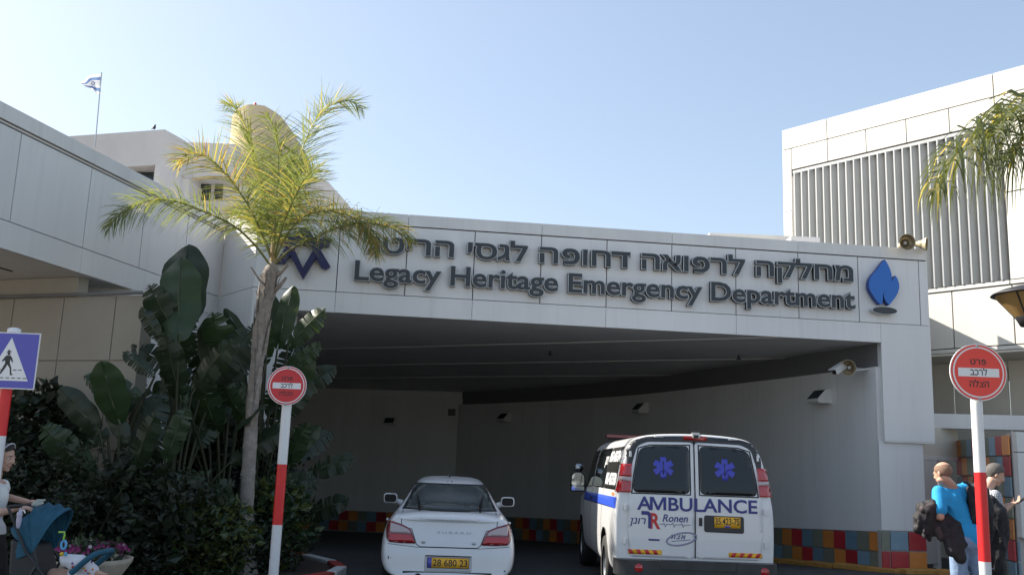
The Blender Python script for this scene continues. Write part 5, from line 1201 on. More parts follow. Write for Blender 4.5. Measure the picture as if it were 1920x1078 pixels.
for s in (-1, 1):
    L0 = [(s * .775, .66), (s * .78, .80), (s * .745, .875), (s * .60, .835), (s * .49, .785), (s * .445, .70), (s * .405, .605), (s * .60, .605), (s * .745, .615)]
    tl_ = cpj('tail_lamp', poly(rounded(L0, .02)), .012, LAMPD, .02)
    cpj('clear_lens', poly(rounded([(s * .735, .725), (s * .735, .845), (s * .60, .81), (s * .505, .77), (s * .475, .72)], .015)), .016, LAMPW, .004, parent=tl_)
    cpj('red_lens', poly(rounded([(s * .745, .63), (s * .745, .712), (s * .47, .706), (s * .43, .625)], .015)), .016, LAMP, .004, parent=tl_)
    mr = MB(); mr.tube([(s * .72, 2.72, .99), (s * .84, 2.70, 1.03)], [.05, .035], PAINT); mr.prism(rounded([(-.105, -.07), (.105, -.07), (.105, .075), (-.105, .075)], .055), -.07, .035, PAINT, (Vector((s * .89, 2.66, 1.055)), Ux, Uz, Vector((0, -1, 0))))
    mo = mr.build('wing_mirror', car, bevel=.02); mr = MB(); mr.prism(rounded([(-.088, -.055), (.088, -.055), (.088, .06), (-.088, .06)], .045), .036, .038, mat('mirror_dark', (.012, .013, .014), .35, spec=.2), (Vector((s * .89, 2.66, 1.055)), Ux, Uz, Vector((0, -1, 0)))); mr.build('mirror_glass', mo)
    mb = MB()
    for q in ([(.98, 1.02), (1.95, 1.01), (1.95, 1.33), (1.55, 1.32)], [(2.0, 1.01), (3.1, 1.0), (2.75, 1.29), (2.0, 1.335)]):
        mb = MB(); project(mb, *poly(rounded(q, .03)), cb, Vector((s * 3, 0, 0)), Dy, Uz, Vector((-s, 0, 0)), .004, .006, GLASS, .06); mb.build('side_window', car)
    for q in ([(1.97, .30), (1.97, 1.36)], [(1.1, .75), (1.25, 1.0)], [(3.15, .30), (3.15, .98)]):
        mb = MB(); project(mb, *line_poly(q, .008), cb, Vector((s * 3, 0, 0)), Dy, Uz, Vector((-s, 0, 0)), .0015, .002, GAP, .06); mb.build('door_gap', car)
    mb = MB(); mb.box((s * .865, 1.75, .80), (.015, .08, .015), PAINT); mb.build('handle', car, bevel=.005)
    wheel(car, s * .745, .92, .30, .30, .19, s, CHROME); wheel(car, s * .745, 3.45, .30, .30, .19, s, CHROME)
    cpj('lock_badge', poly([(s * .315 + .028 * math.cos(a), .625 + .016 * math.sin(a)) for a in [.5236 * k for k in range(12)]]), .006, M['steel'], .006)
def ctext(body, u0, u1, v0, v1, m, off, name='lettering', offset=0, step=.2):
    vs, fs = text_geo(body, 1, offset); xs = [v.x for v in vs]; ys_ = [v.y for v in vs]
    cpj(name, ([(u0 + (v.x - min(xs)) / (max(xs) - min(xs)) * (u1 - u0), v0 + (v.y - min(ys_)) / (max(ys_) - min(ys_)) * (v1 - v0), 0) for v in vs], fs), off, m, .002, step=step, smooth=False)
ctext('S U B A R U', -.145, .27, .735, .762, mat('badge_grey', (.30, .31, .33), .3, metal=.6), .004)
# bumper and plate
cpj('bumper_gap', line_poly([(-.80, .60), (-.40, .566), (.40, .566), (.80, .60)], .006), .0015, GAP, .002)
cpj('plate_recess', poly(rounded([(-.29, .285), (.30, .285), (.30, .475), (-.29, .475)], .02)), .003, mat('recess_shade', (.45, .46, .47), .5), .003)
cpj('plate_shadow_strip', line_poly([(-.28, .468), (.29, .468)], .014), .006, GAP, .002)
cpj('licence_plate', poly([(-.255, .325), (.265, .325), (.265, .45), (-.255, .45)]), .012, M['blackp'], .008, step=.3)
cpj('plate_face', poly([(-.25, .33), (.26, .33), (.26, .445), (-.25, .445)]), .0135, YEL, .002, step=.3)
ctext('28 680 23', -.185, .245, .345, .430, M['signblack'], .0148, 'plate_number', .012, .3)
cpj('plate_band', poly([(-.25, .33), (-.20, .33), (-.20, .445), (-.25, .445)]), .0146, M['signblue'], .001, step=.3)
for q in ([(-.74, .46), (-.73, .43), (-.735, .41), (-.745, .43)], [(-.715, .44), (-.705, .43), (-.71, .42)], [(.70, .32), (.72, .315), (.725, .30), (.705, .305)], [(.755, .60), (.79, .575), (.785, .57), (.752, .593)]):
    cpj('scuff', poly(q), .002, GAP, .002)
for q in ([(-.05, 1.355), (-.03, 1.365), (-.035, 1.352)], [(0, 1.356), (.02, 1.36), (.03, 1.35), (.01, 1.348)]): cpj('roof_mark', poly(q), .003, GAP, .003)
mb = MB(); mb.tube([(-.36, -.02, .215), (-.36, .25, .215)], [.045, .045], M['steel'], 20, cap=False); mb.tube([(-.36, -.018, .215), (-.36, .25, .215)], [.037, .037], GAP, 20); mb.build('exhaust', car)
mb = MB(); mb.box((.0, .30, .24), (.55, .25, .04), M['blackp']); mb.bbox((-.6, .3, .16), (.6, 4.0, .22), M['blackp']); mb.build('underbody', car)
mb = MB(); project(mb, *poly([(-.60, 1.02), (.60, 1.02), (.48, 1.33), (-.48, 1.33)]), cb, Vector((0, 8, 0)), Ux, Uz, Vector((0, -1, 0)), .004, .006, GLASS, .06); mb.build('windscreen', car)
for s in (-1, 1): mb = MB(); project(mb, *poly([(s * .45, .55), (s * .72, .55), (s * .70, .68), (s * .45, .66)]), cb, Vector((0, 8, 0)), Ux, Uz, Vector((0, -1, 0)), .01, .012, LAMPW, .06); mb.build('headlight', car)
mb = MB(); mb.tube([(-.02, 1.75, 1.41), (-.02, 1.73, 1.47)], [.012, .012], M['blackp']); mb.box((-.02, 1.72, 1.46), (.02, .01, .02), M['blackp']); mb.build('antenna', car)
# ================================================================ PEOPLE
SKIN = mat('skin', (.46, .27, .19), .5, var=.08, scale=12); SKIN2 = mat('skin_pale', (.50, .31, .23), .5, var=.08, scale=12)
def cap(mb, a, b, r0, r1, m=None, n=12):
    a, b = Vector(a), Vector(b); mt = m or SKIN; k = 5
    mb.tube([a + (b - a) * (i / k) for i in range(k + 1)], [r0 + (r1 - r0) * i / k for i in range(k + 1)], mt, n); 
    for p, r in ((a, r0), (b, r1)): mb.ell(p, r, mt, n, 8)
def ellf(mb, c, r, fr, m, n=16, k=10):
    """ellipsoid in a frame (X,Y,Z)"""
    o = len(mb.v); mb.ell((0, 0, 0), r, m, n, k)
    for i in range(o, len(mb.v)): v = mb.v[i]; mb.v[i] = Vector(c) + fr[0] * v.x + fr[1] * v.y + fr[2] * v.z
def frame(face, up=(0, 0, 1)):
    """head frame: X to the figure's left, Y forward (face), Z up"""
    f = Vector(face).normalized(); u = Vector(up); u = (u - f * u.dot(f)).normalized(); return (u.cross(f).normalized(), f, u)
def head(mb, c, fr, s=1.0, woman=False):
    X, Y, Z = fr; P = lambda x, y, z: c + (X * x + Y * y + Z * z) * s; sc = lambda *r: tuple(q * s for q in r)
    ellf(mb, P(0, -.012, .035), sc(.076, .097, .088), fr, SKIN)            # cranium
    ellf(mb, P(0, .030, -.010), sc(.062, .062, .080), fr, SKIN)            # face
    ellf(mb, P(0, .042, -.075), sc(.040, .042, .036), fr, SKIN)            # jaw and chin
    ellf(mb, P(0, .072, -.098), sc(.020, .016, .015), fr, SKIN)
    for sx_ in (-1, 1):
        ellf(mb, P(sx_ * .030, .062, -.030), sc(.024, .022, .026), fr, SKIN)  # cheeks
        ellf(mb, P(sx_ * .045, .020, -.062), sc(.022, .045, .026), fr, SKIN)
        ellf(mb, P(sx_ * .080, -.010, -.008), sc(.009, .018, .030), fr, SKIN)  # ears
        ellf(mb, P(sx_ * .027, .080, .026), sc(.024, .014, .009), fr, SKIN)   # brow
    for z, y, r in ((.018, .090, .010), (.004, .096, .011), (-.010, .103, .013), (-.022, .104, .014)): ellf(mb, P(0, y, z), sc(r, .015, r * 1.1), fr, SKIN)
    for sx_ in (-1, 1): ellf(mb, P(sx_ * .012, .094, -.024), sc(.010, .011, .008), fr, SKIN)
    ellf(mb, P(0, .086, -.052), sc(.023, .013, .0065), fr, SKIN); ellf(mb, P(0, .084, -.064), sc(.020, .013, .007), fr, SKIN)
def face_bits(root, c, fr, s=1.0, lipcol=(.35, .12, .11)):
    X, Y, Z = fr; P = lambda x, y, z: c + (X * x + Y * y + Z * z) * s - root.location
    for sx_ in (-1, 1):
        m = MB(); ellf(m, P(sx_ * .030, .076, .010), (.014 * s, .010 * s, .0075 * s), fr, mat('eye_white', (.6, .58, .55), .3)); ellf(m, P(sx_ * .030, .082, .010), (.0065 * s, .006 * s, .0065 * s), fr, M['blackp']); m.build('eye', root)
        m = MB(); m.tube([P(sx_ * .012, .090, .030), P(sx_ * .030, .092, .036), P(sx_ * .048, .078, .030)], [.003, .004, .002], mat('brow_hair', (.03, .02, .015), .8), 6); m.build('eyebrow', root)
    m = MB(); m.tube([P(-.022, .092, -.057), P(0, .100, -.056), P(.022, .092, -.057)], [.003, .006, .003], mat('lips', lipcol, .5), 6); m.build('lips', root)
def hand(mb, wrist, dirv, palm_n, s=1.0, curl=.5, thumb=1):
    """palm, four unequal bent fingers and a thumb off the side"""
    d = Vector(dirv).normalized(); n = Vector(palm_n); n = (n - d * n.dot(d)).normalized(); w = d.cross(n)
    W = Vector(wrist); pc = W + d * .045 * s
    ellf(mb, pc, (.040 * s, .050 * s, .017 * s), (w, d, n), SKIN)
    tips = []
    for i, (off, ln) in enumerate(((-.030, .066), (-.010, .078), (.011, .073), (.030, .058))):
        p = W + d * .080 * s + w * off * s; ang = 0; q = p; dd = d
        for j, f in enumerate((.45, .32, .23)):
            ang = curl * (.5 + j * .55); dd = (d * math.cos(ang) + n * math.sin(ang)).normalized(); q2 = q + dd * ln * f * s * 1.15; cap(mb, q, q2, (.0095 - .0012 * j) * s, (.0088 - .0012 * j) * s, n=8); q = q2
        tips.append(q)
    b = W + d * .025 * s - w * .028 * s * thumb; c1 = b + (d * .6 - w * thumb * .8 + n * .3).normalized() * .035 * s; c2 = c1 + (d * .9 - w * thumb * .1 + n * .5).normalized() * .030 * s
    cap(mb, b, c1, .013 * s, .011 * s, n=8); cap(mb, c1, c2, .011 * s, .009 * s, n=8)
    return tips
def to_local(mb, root):
    mb.v = [v - root.location for v in mb.v]
def body_of(root, mb, skin, vox=.0075): to_local(mb, root); return remesh(mb, 'body', vox, skin, root, smooth=3)
def cloth(root, name, mb, m, vox=.012, sm=3): to_local(mb, root); return remesh(mb, name, vox, m, root, smooth=sm)
def A(x, y, Y): return at(x, y, Y)

# ---- man in the blue T-shirt, back to us
Y1 = 10.55
mroot = thing('person', 'man with cropped hair in bright blue t-shirt and jeans seen from behind', 'person', (A(1800, 1078, Y1).x, Y1, 0))
hc = A(1768, 888, Y1 - .02); hip = A(1812, 1008, Y1); ground_x = A(1812, 1078, Y1).x
shL = A(1760, 922, Y1 - .02); shR = A(1812, 914, Y1 + .08); chest = A(1787, 938, Y1 + .03); waist = A(1802, 985, Y1 + .02)
hf = frame((-.45, .80, -.22)); mb = MB(); head(mb, hc, hf, 1.02)
neck = (shL + shR) / 2 + Vector((0, 0, .015)); cap(mb, hc + Vector((.0, -.02, -.05)), neck, .058, .064)
cap(mb, chest, waist, .13, .12); cap(mb, shL + Vector((.03, 0, -.02)), shR + Vector((-.03, 0, -.02)), .065, .065); cap(mb, waist, hip, .13, .14)
elL = A(1763, 968, Y1 - .12); wrL = A(1752, 975, Y1 + .10) + Vector((.01, 0, 0)); 
cap(mb, shL, elL, .052, .042); cap(mb, elL, elL.lerp(wrL, .0), .043, .043); wrL = elL + Vector((-.07, .22, .02)); cap(mb, elL, wrL, .043, .030); hand(mb, wrL, (-.3, .9, -.1), (.2, .1, -1), 1, .8, 1)
elR = shR + Vector((.14, .06, -.27)); wrR = elR + Vector((-.06, .2, -.14)); cap(mb, shR, elR, .050, .042); cap(mb, elR, wrR, .042, .029); hand(mb, wrR, (-.2, .8, -.4), (-.8, .1, -.3), 1, .8, -1)
kn = [Vector((hip.x - .10, Y1 + .02, .50)), Vector((hip.x + .13, Y1 + .06, .50))]; an = [Vector((hip.x - .14, Y1, .09)), Vector((hip.x + .17, Y1 + .04, .09))]
for k_, a_, sx_ in zip(kn, an, (-1, 1)): cap(mb, hip + Vector((sx_ * .09, 0, -.05)), k_, .085, .055); cap(mb, k_, a_, .055, .038); cap(mb, a_ + Vector((0, -.03, -.045)), a_ + Vector((0, .15, -.05)), .036, .03)
body_of(mroot, mb, SKIN)
# shirt
TB = mat('tshirt_blue', (.015, .30, .62), .8, var=.1, scale=8, bump=.25, bscale=14)
mb = MB(); cap(mb, chest + Vector((-.02, 0, 0)), waist, .145, .135); cap(mb, shL + Vector((.04, 0, -.03)), shR + Vector((-.04, 0, -.03)), .078, .078); cap(mb, neck + Vector((-.06, 0, -.035)), neck + Vector((.06, 0, -.035)), .068, .068)
cap(mb, waist, hip + Vector((.0, 0, .04)), .138, .150); cap(mb, hip + Vector((.02, 0, .04)), hip + Vector((.03, 0, -.0)), .150, .155)
cap(mb, chest, shL + Vector((.05, 0, -.06)), .12, .09); cap(mb, chest, shR + Vector((-.05, 0, -.06)), .12, .09)
cap(mb, shL, shL.lerp(elL, .70), .072, .080); cap(mb, shR, shR.lerp(elR, .66), .070, .078)
for k in range(7): # folds
    a = chest + Vector((-.12 + .04 * k, -.125, -.02 - .03 * k)); cap(mb, a, a + Vector((.10, .01, -.16)), .016, .006, n=6)
cloth(mroot, 'tshirt', mb, TB, .010, 5)
JE = mat('jeans', (.20, .29, .44), .85, var=.35, scale=7, bump=.3, bscale=30)
mb = MB(); cap(mb, hip + Vector((-.03, 0, -.02)), hip + Vector((.04, 0, -.05)), .145, .145)
for k_, a_, sx_ in zip(kn, an, (-1, 1)): cap(mb, hip + Vector((sx_ * .085, 0, -.07)), k_, .105, .078); cap(mb, k_, a_ + Vector((0, 0, .02)), .078, .066)
for k in range(8): a = kn[k % 2] + Vector((-.06 + .015 * k, -.06, .04 * k - .1)); cap(mb, a, a + Vector((.1, 0, .03)), .012, .01, n=6)
cloth(mroot, 'jeans', mb, JE, .012, 4)
for k_ in an: mb = MB(); cap(mb, k_ + Vector((0, -.04, -.045)), k_ + Vector((0, .17, -.055)), .045, .036); cloth(mroot, 'shoe', mb, M['blackp'], .01)
HAIRB = mat('cropped_hair', (.24, .145, .10), .8, var=.3, scale=40, bump=.4, bscale=200)
def hair(root, c, fr, s, m, cut, scale=1.035, extra=None, name='hair'):
    """cap of hair hugging the cranium; cut(x,y,z) keeps a point"""
    X, Y, Z = fr; mb = MB(); n, k = 40, 26; V = []
    for i in range(k + 1):
        for j in range(n):
            a = math.pi * i / k; b = 2 * math.pi * j / n; x, y, z = math.sin(a) * math.cos(b), math.sin(a) * math.sin(b), math.cos(a); V.append((x * .076, y * .097 - .012, z * .088 + .035, x, y, z))
    P = [c + (X * (v[3] * .076 * scale) + Y * (-.012 + v[4] * .097 * scale) + Z * (.035 + v[5] * .088 * scale)) * s - root.location for v in V]
    for i in range(k):
        for j in range(n):
            q = [i * n + j, i * n + (j + 1) % n, (i + 1) * n + (j + 1) % n, (i + 1) * n + j]; cx, cy, cz = [sum(V[t][e] for t in q) / 4 for e in range(3)]
            if cut(cx, cy, cz): mb.add([P[t] for t in q], [(3, 2, 1, 0)], m, True)
    if extra: extra(mb)
    o = mb.build(name, root); bm = bmesh.new(); bm.from_mesh(o.data); bmesh.ops.remove_doubles(bm, verts=bm.verts, dist=1e-5); bmesh.ops.recalc_face_normals(bm, faces=bm.faces); bm.to_mesh(o.data); bm.free()
    so = o.modifiers.new('s', 'SOLIDIFY'); so.thickness = .006; so.offset = 0; return o
hair(mroot, hc, hf, 1.02, HAIRB, lambda x, y, z: (z < .085 and y < .05 and z > .0 + y * .8) or (z < .085 and y < -.03 and z > -.045), 1.0)
face_bits(mroot, hc, hf, 1.02)
# his things
BK = mat('black_cloth', (.014, .013, .016), .75, var=.4, scale=9, bump=.6, bscale=16); BRN = mat('brown_lining', (.04, .028, .03), .7, var=.3, scale=9, bump=.5, bscale=18)
def blob(name, label, cat, loc, parts, m, vox=.014, sm=3, disp=.0, seed=1):
    t = thing(name, label, cat, loc); rnd = random.Random(seed); mb = MB()
    for a, b, r0, r1 in parts: cap(mb, a, b, r0, r1, m, 10)
    for a, b, r0, r1 in parts: # folds
        a, b = Vector(a), Vector(b)
        for k in range(3):
            o = Vector((rnd.uniform(-1, 1), -abs(rnd.uniform(.2, 1)), rnd.uniform(-1, 1))).normalized() * r0 * .95; c_ = a.lerp(b, rnd.random()) + o; d = Vector((rnd.uniform(-.7, .7), rnd.uniform(-.15, .25), -1)) * r0 * rnd.uniform(.6, 1.1); cap(mb, c_, c_ + d * .5 + Vector((rnd.uniform(-.02, .02), -.01, 0)), .020, .016, m, 6); cap(mb, c_ + d * .5, c_ + d, .016, .013, m, 6)
    mb.v = [v - t.location for v in mb.v]; o = remesh(mb, 'cloth', vox, m, t, smooth=4)
    from mathutils import noise
    nn = [v.normal.copy() for v in o.data.vertices]
    for v, n in zip(o.data.vertices, nn): # ridged creases running down the cloth
        p = Vector((v.co.x * 10 + seed, v.co.y * 10, v.co.z * 4)); q = p * 1.9
        v.co += n * (.045 * (.3 - abs(noise.noise(p))) + .010 * (.3 - abs(noise.noise(q))))
    o.data.update(); return t
J0 = A(1740, 975, Y1 - .06)
jk = blob('jacket', 'bundled black and brown jacket hanging over the forearm of the man in blue', 'jacket', J0, [
 (A(1730, 955, Y1 + .0), A(1752, 950, Y1 - .05), .075, .08), (A(1726, 968, Y1), A(1722, 992, Y1 + .02), .07, .045), (A(1735, 972, Y1 - .03), A(1748, 988, Y1 - .03), .10, .08), (A(1755, 960, Y1 + .02), A(1775, 975, Y1 - .0), .07, .07),
 (A(1748, 985, Y1 - .02), A(1775, 998, Y1 - .06), .06, .06), (A(1740, 958, Y1 - .04), A(1742, 990, Y1 - .05), .10, .07), (A(1722, 990, Y1), A(1740, 998, Y1), .05, .05), (A(1778, 972, Y1 - .04), A(1798, 1044, Y1 - .14), .06, .065), (A(1768, 980, Y1 - .04), A(1786, 1034, Y1 - .14), .06, .055), (A(1790, 975, Y1 - .03), A(1804, 1020, Y1 - .12), .055, .05)], BK, .012, 3, seed=4)
mb = MB(); cap(mb, A(1732, 955, Y1 - .07), A(1750, 948, Y1 - .10), .05, .045); mb.v = [v - jk.location for v in mb.v]; remesh(mb, 'lining', .012, BRN, jk, smooth=3)
mb = MB(); cap(mb, A(1757, 992, Y1 - .08), A(1764, 1008, Y1 - .09), .05, .04); mb.v = [v - jk.location for v in mb.v]; remesh(mb, 'lining', .012, BRN, jk, smooth=3)
bg = blob('backpack', 'black backpack slung on the right shoulder of the man in blue', 'backpack', A(1835, 940, Y1), [
 (A(1832, 925, Y1 + .0), A(1838, 960, Y1 - .02), .12, .14), (A(1838, 960, Y1 - .02), A(1838, 990, Y1 + .02), .14, .12), (A(1826, 922, Y1), A(1826, 940, Y1 - .06), .07, .07)], BK, .013, 3, seed=6)
m = MB(); pth = [A(1808, 903, Y1 - .02), A(1815, 906, Y1 - .09), A(1822, 916, Y1 - .12), A(1828, 930, Y1 - .12)]; m.tube([p - bg.location for p in smooth_path(pth, 4)], .018, BK, 8); m.build('strap', bg)
# ---- second man, profile to the right, looking at a phone
Y2 = 11.3; r2 = thing('person', 'grey haired man in a checked shirt looking down at a phone', 'person', (A(1858, 1078, Y2).x, Y2, 0))
h2_ = A(1866, 890, Y2); f2 = frame((.90, -.10, -.42)); mb = MB(); head(mb, h2_, f2, 1.0)
n2 = A(1852, 914, Y2); cap(mb, h2_ + Vector((-.03, 0, -.05)), n2, .056, .062); c2_ = A(1850, 945, Y2); w2_ = A(1856, 995, Y2); hp2 = A(1860, 1015, Y2)
cap(mb, c2_, w2_, .13, .13); cap(mb, w2_, hp2, .13, .13); s2 = n2 + Vector((.0, -.16, -.09)); s2b = n2 + Vector((-.02, .16, -.09)); cap(mb, s2, s2b, .06, .06)
e2 = A(1872, 965, Y2 - .2); g2 = A(1896, 946, Y2 - .18); cap(mb, s2, e2, .05, .042); cap(mb, e2, g2, .042, .028); hand(mb, g2, (.8, 0, .35), (-.2, .1, 1), 1, .9, 1)
e2b = e2 + Vector((0, .3, 0)); g2b = g2 + Vector((-.03, .12, -.02)); cap(mb, s2b, e2b, .05, .042); cap(mb, e2b, g2b, .042, .028); hand(mb, g2b, (.8, -.3, .3), (-.2, -.2, 1), 1, .9, -1)
for sy_ in (-1, 1): k_ = Vector((hp2.x + .02, Y2 + sy_ * .11, .50)); a_ = Vector((hp2.x, Y2 + sy_ * .13, .09)); cap(mb, hp2 + Vector((0, sy_ * .09, -.05)), k_, .085, .055); cap(mb, k_, a_, .055, .038); cap(mb, a_ + Vector((-.03, 0, -.045)), a_ + Vector((.15, 0, -.05)), .036, .03)
body_of(r2, mb, SKIN2)
def plaid():
    m = bpy.data.materials.new('plaid_shirt'); m.use_nodes = True; nt = m.node_tree; b = nt.nodes['Principled BSDF']; b.inputs['Roughness'].default_value = .85
    tc = nt.nodes.new('ShaderNodeTexCoord'); br = []
    for d_ in ('X', 'Z'):
        w = nt.nodes.new('ShaderNodeTexWave'); w.bands_direction = d_; w.inputs['Scale'].default_value = 17; w.inputs['Distortion'].default_value = .6; nt.links.new(tc.outputs['Object'], w.inputs['Vector']); r = nt.nodes.new('ShaderNodeValToRGB'); r.color_ramp.elements[0].position = .45; r.color_ramp.elements[1].position = .6; r.color_ramp.elements[0].color = (.25, .27, .32, 1); r.color_ramp.elements[1].color = (.85, .85, .85, 1); nt.links.new(w.outputs[0], r.inputs[0]); br.append(r)
    mx = nt.nodes.new('ShaderNodeMixRGB'); mx.blend_type = 'MULTIPLY'; mx.inputs[0].default_value = .8; nt.links.new(br[0].outputs[0], mx.inputs[1]); nt.links.new(br[1].outputs[0], mx.inputs[2]); nt.links.new(mx.outputs[0], b.inputs['Base Color']); return m
PL = plaid(); mb = MB(); cap(mb, c2_, w2_, .145, .145); cap(mb, w2_, hp2, .145, .155); cap(mb, s2 + Vector((0, 0, -.02)), s2b + Vector((0, 0, -.02)), .078, .078); cap(mb, s2, s2.lerp(e2, .72), .072, .078); cap(mb, s2b, s2b.lerp(e2b, .72), .072, .078); cap(mb, n2 + Vector((0, 0, -.04)), c2_, .07, .12); cloth(r2, 'checked_shirt', mb, PL, .011, 4)
mb = MB(); cap(mb, hp2 + Vector((0, -.04, -.03)), hp2 + Vector((0, .04, -.03)), .14, .14)
for sy_ in (-1, 1): k_ = Vector((hp2.x + .02, Y2 + sy_ * .11, .50)); a_ = Vector((hp2.x, Y2 + sy_ * .13, .09)); cap(mb, hp2 + Vector((0, sy_ * .085, -.07)), k_, .10, .075); cap(mb, k_, a_ + Vector((0, 0, .02)), .075, .062)
cloth(r2, 'trousers', mb, BK, .012, 4)
for sy_ in (-1, 1): mb = MB(); a_ = Vector((hp2.x, Y2 + sy_ * .13, .09)); cap(mb, a_ + Vector((-.04, 0, -.045)), a_ + Vector((.17, 0, -.055)), .045, .036); cloth(r2, 'shoe', mb, M['blackp'], .01)
hair(r2, h2_, f2, 1.0, mat('grey_hair', (.13, .12, .11), .8, var=.5, scale=50, bump=.6, bscale=150), lambda x, y, z: (y < .050 and z > .035 + max(0, y) * .5) or (y < .0 and z > -.01) or (y < -.04 and z > -.05), 1.11)
face_bits(r2, h2_, f2)
t = thing('mobile_phone', 'dark phone held up by the man in the checked shirt', 'phone', g2 + Vector((.11, 0, .05))); m = MB(); m.box((0, 0, 0), (.07, .036, .006), M['blackp'], (Vector((.85, 0, .5)).normalized(), Vector((0, 1, 0)), Vector((-.5, 0, .85)).normalized())); m.build('case', t, bevel=.003)
blob('draped_jacket', 'long black jacket draped over the arm of the man with the phone', 'jacket', A(1865, 990, Y2 - .3), [
 (A(1858, 940, Y2 - .3), A(1868, 965, Y2 - .32), .07, .11), (A(1868, 965, Y2 - .32), A(1872, 1000, Y2 - .3), .12, .11), (A(1870, 1000, Y2 - .3), A(1866, 1062, Y2 - .28), .11, .10), (A(1850, 985, Y2 - .28), A(1846, 1055, Y2 - .26), .09, .08)], BK, .014, 3, seed=9)

# ---- woman at the left edge
Y3 = 8.5; r3 = thing('person', 'woman in white top and dark skirt with hairband, pushing a stroller', 'person', (A(-12, 1078, Y3).x, Y3, 0))
h3 = A(7, 858, Y3); f3 = frame((.97, -.12, -.18)); mb = MB(); head(mb, h3, f3, .96, True)
n3 = A(-8, 895, Y3); cap(mb, h3 + Vector((-.035, 0, -.05)), n3, .043, .050); c3 = A(-19, 930, Y3); w3 = A(-24, 975, Y3); hp3 = A(-22, 1010, Y3)
cap(mb, c3, w3, .115, .10); cap(mb, w3, hp3, .10, .13); s3 = n3 + Vector((0, -.14, -.07)); s3b = n3 + Vector((0, .14, -.07)); cap(mb, s3, s3b, .05, .05)
e3 = A(-5, 962, Y3 - .22); g3 = A(38, 951, Y3 - .15); cap(mb, s3, e3, .045, .037); cap(mb, e3, g3, .037, .025); hand(mb, g3, (.95, .1, -.05), (0, .2, -1), .95, 1.0, 1)
e3b = A(5, 930, Y3 + .2); g3b = A(50, 940, Y3 + .12); cap(mb, s3b, e3b, .045, .037); cap(mb, e3b, g3b, .037, .025); hand(mb, g3b, (.95, -.1, .05), (0, .1, -1), .95, .9, -1)
for sy_ in (-1, 1): k_ = Vector((hp3.x + .04, Y3 + sy_ * .09, .50)); a_ = Vector((hp3.x - .02, Y3 + sy_ * .1, .19)); cap(mb, hp3 + Vector((0, sy_ * .08, -.05)), k_, .085, .052); cap(mb, k_, a_, .052, .036); cap(mb, a_ + Vector((-.02, 0, -.045)), a_ + Vector((.14, 0, -.055)), .034, .028)
body_of(r3, mb, SKIN2)
mb = MB(); cap(mb, c3 + Vector((.03, 0, 0)), w3, .125, .112); cap(mb, c3 + Vector((.055, -.05, -.0)), c3 + Vector((.055, .05, -.0)), .078, .078); cap(mb, w3, hp3 + Vector((0, 0, .06)), .112, .135); cap(mb, s3 + Vector((0, 0, -.025)), s3b + Vector((0, 0, -.025)), .062, .062); cap(mb, s3, s3.lerp(e3, .35), .056, .06); cap(mb, s3b, s3b.lerp(e3b, .35), .056, .06)
cloth(r3, 'white_top', mb, mat('white_cotton', (.66, .67, .66), .85, bump=.3, bscale=16), .010, 4)
mb = MB(); cap(mb, hp3 + Vector((0, 0, .03)), hp3 + Vector((.0, 0, -.12)), .135, .16); cap(mb, hp3 + Vector((0, 0, -.12)), Vector((hp3.x, Y3, .42)), .165, .21); cloth(r3, 'skirt', mb, BK, .014, 4)
for sy_ in (-1, 1): mb = MB(); a_ = Vector((hp3.x - .02, Y3 + sy_ * .1, .19)); cap(mb, a_ + Vector((-.03, 0, -.05)), a_ + Vector((.15, 0, -.06)), .036, .03); cloth(r3, 'shoe', mb, M['blackp'], .01)
HB = mat('black_hair', (.012, .010, .010), .45, var=.3, scale=60, bump=.5, bscale=120)
def bun(mb):
    X, Y, Z = f3; c = h3 - r3.location; o = len(mb.v); ellf(mb, c + (X * 0 + Y * -.135 + Z * -.01), (.04, .045, .05), f3, HB); cap(mb, c + Y * -.10 + Z * .0, c + Y * -.10 + Z * -.07, .03, .02, HB)
hair(r3, h3, f3, .96, HB, lambda x, y, z: (y < .062 and z > .045 + max(0, y) * .55) or (y < .010 and z > -.02) or (y < -.035 and z > -.055), 1.10, bun)
face_bits(r3, h3, f3, .96)
X, Y_, Z = f3; m = MB(); m.tube([h3 - r3.location + (X * (.086 * math.cos(a)) + Y_ * (.012 + .03 * math.sin(a)) + Z * (.035 + .100 * math.sin(a))) for a in [math.pi * k / 14 - .0 for k in range(15)]], .007, mat('hairband', (.45, .45, .48), .4), 8); m.build('hairband', r3)
# ---- stroller
Ys = 8.35; so_ = A(90, 1078, Ys); sg = thing('stroller', 'teal and black baby stroller with folded hood facing right', 'stroller', (so_.x, Ys, .1))
TL = mat('teal_fabric', (.012, .085, .14), .8, var=.2, scale=6, bump=.5, bscale=12); SL = sg.location
def sb_(x, y, dy=0): return A(x, y, Ys + dy) - SL
piv = sb_(84, 1030); W2 = .19
def hoodshell(name, a0, a1, r, m, ry=.21, wrinkle=.012):
    n, k = 16, 12; vs = []
    for i in range(n + 1):
        a = a0 + (a1 - a0) * i / n
        for j in range(k + 1):
            b = math.pi * j / k; rr = r * (1 + .03 * math.sin(i * 2.4) + wrinkle * 3 * math.sin(i * 1.3 + j)); rad_ = rr * (math.sin(b) ** .5 if 0 < j < k else 0); vs.append(piv + Vector((math.cos(a) * rad_, -math.cos(b) * ry, math.sin(a) * rad_)))
    mb = MB(); mb.add(vs, [(i * (k + 1) + j, i * (k + 1) + j + 1, (i + 1) * (k + 1) + j + 1, (i + 1) * (k + 1) + j) for i in range(n) for j in range(k)], m, True); o = mb.build(name, sg); q = o.modifiers.new('s', 'SOLIDIFY'); q.thickness = .008; return o
hoodshell('hood', 1.12, 1.85, .37, TL); hoodshell('hood', 1.8, 2.6, .32, TL, .205, .02); hoodshell('hood_rear', 2.55, 3.6, .24, TL, .2)
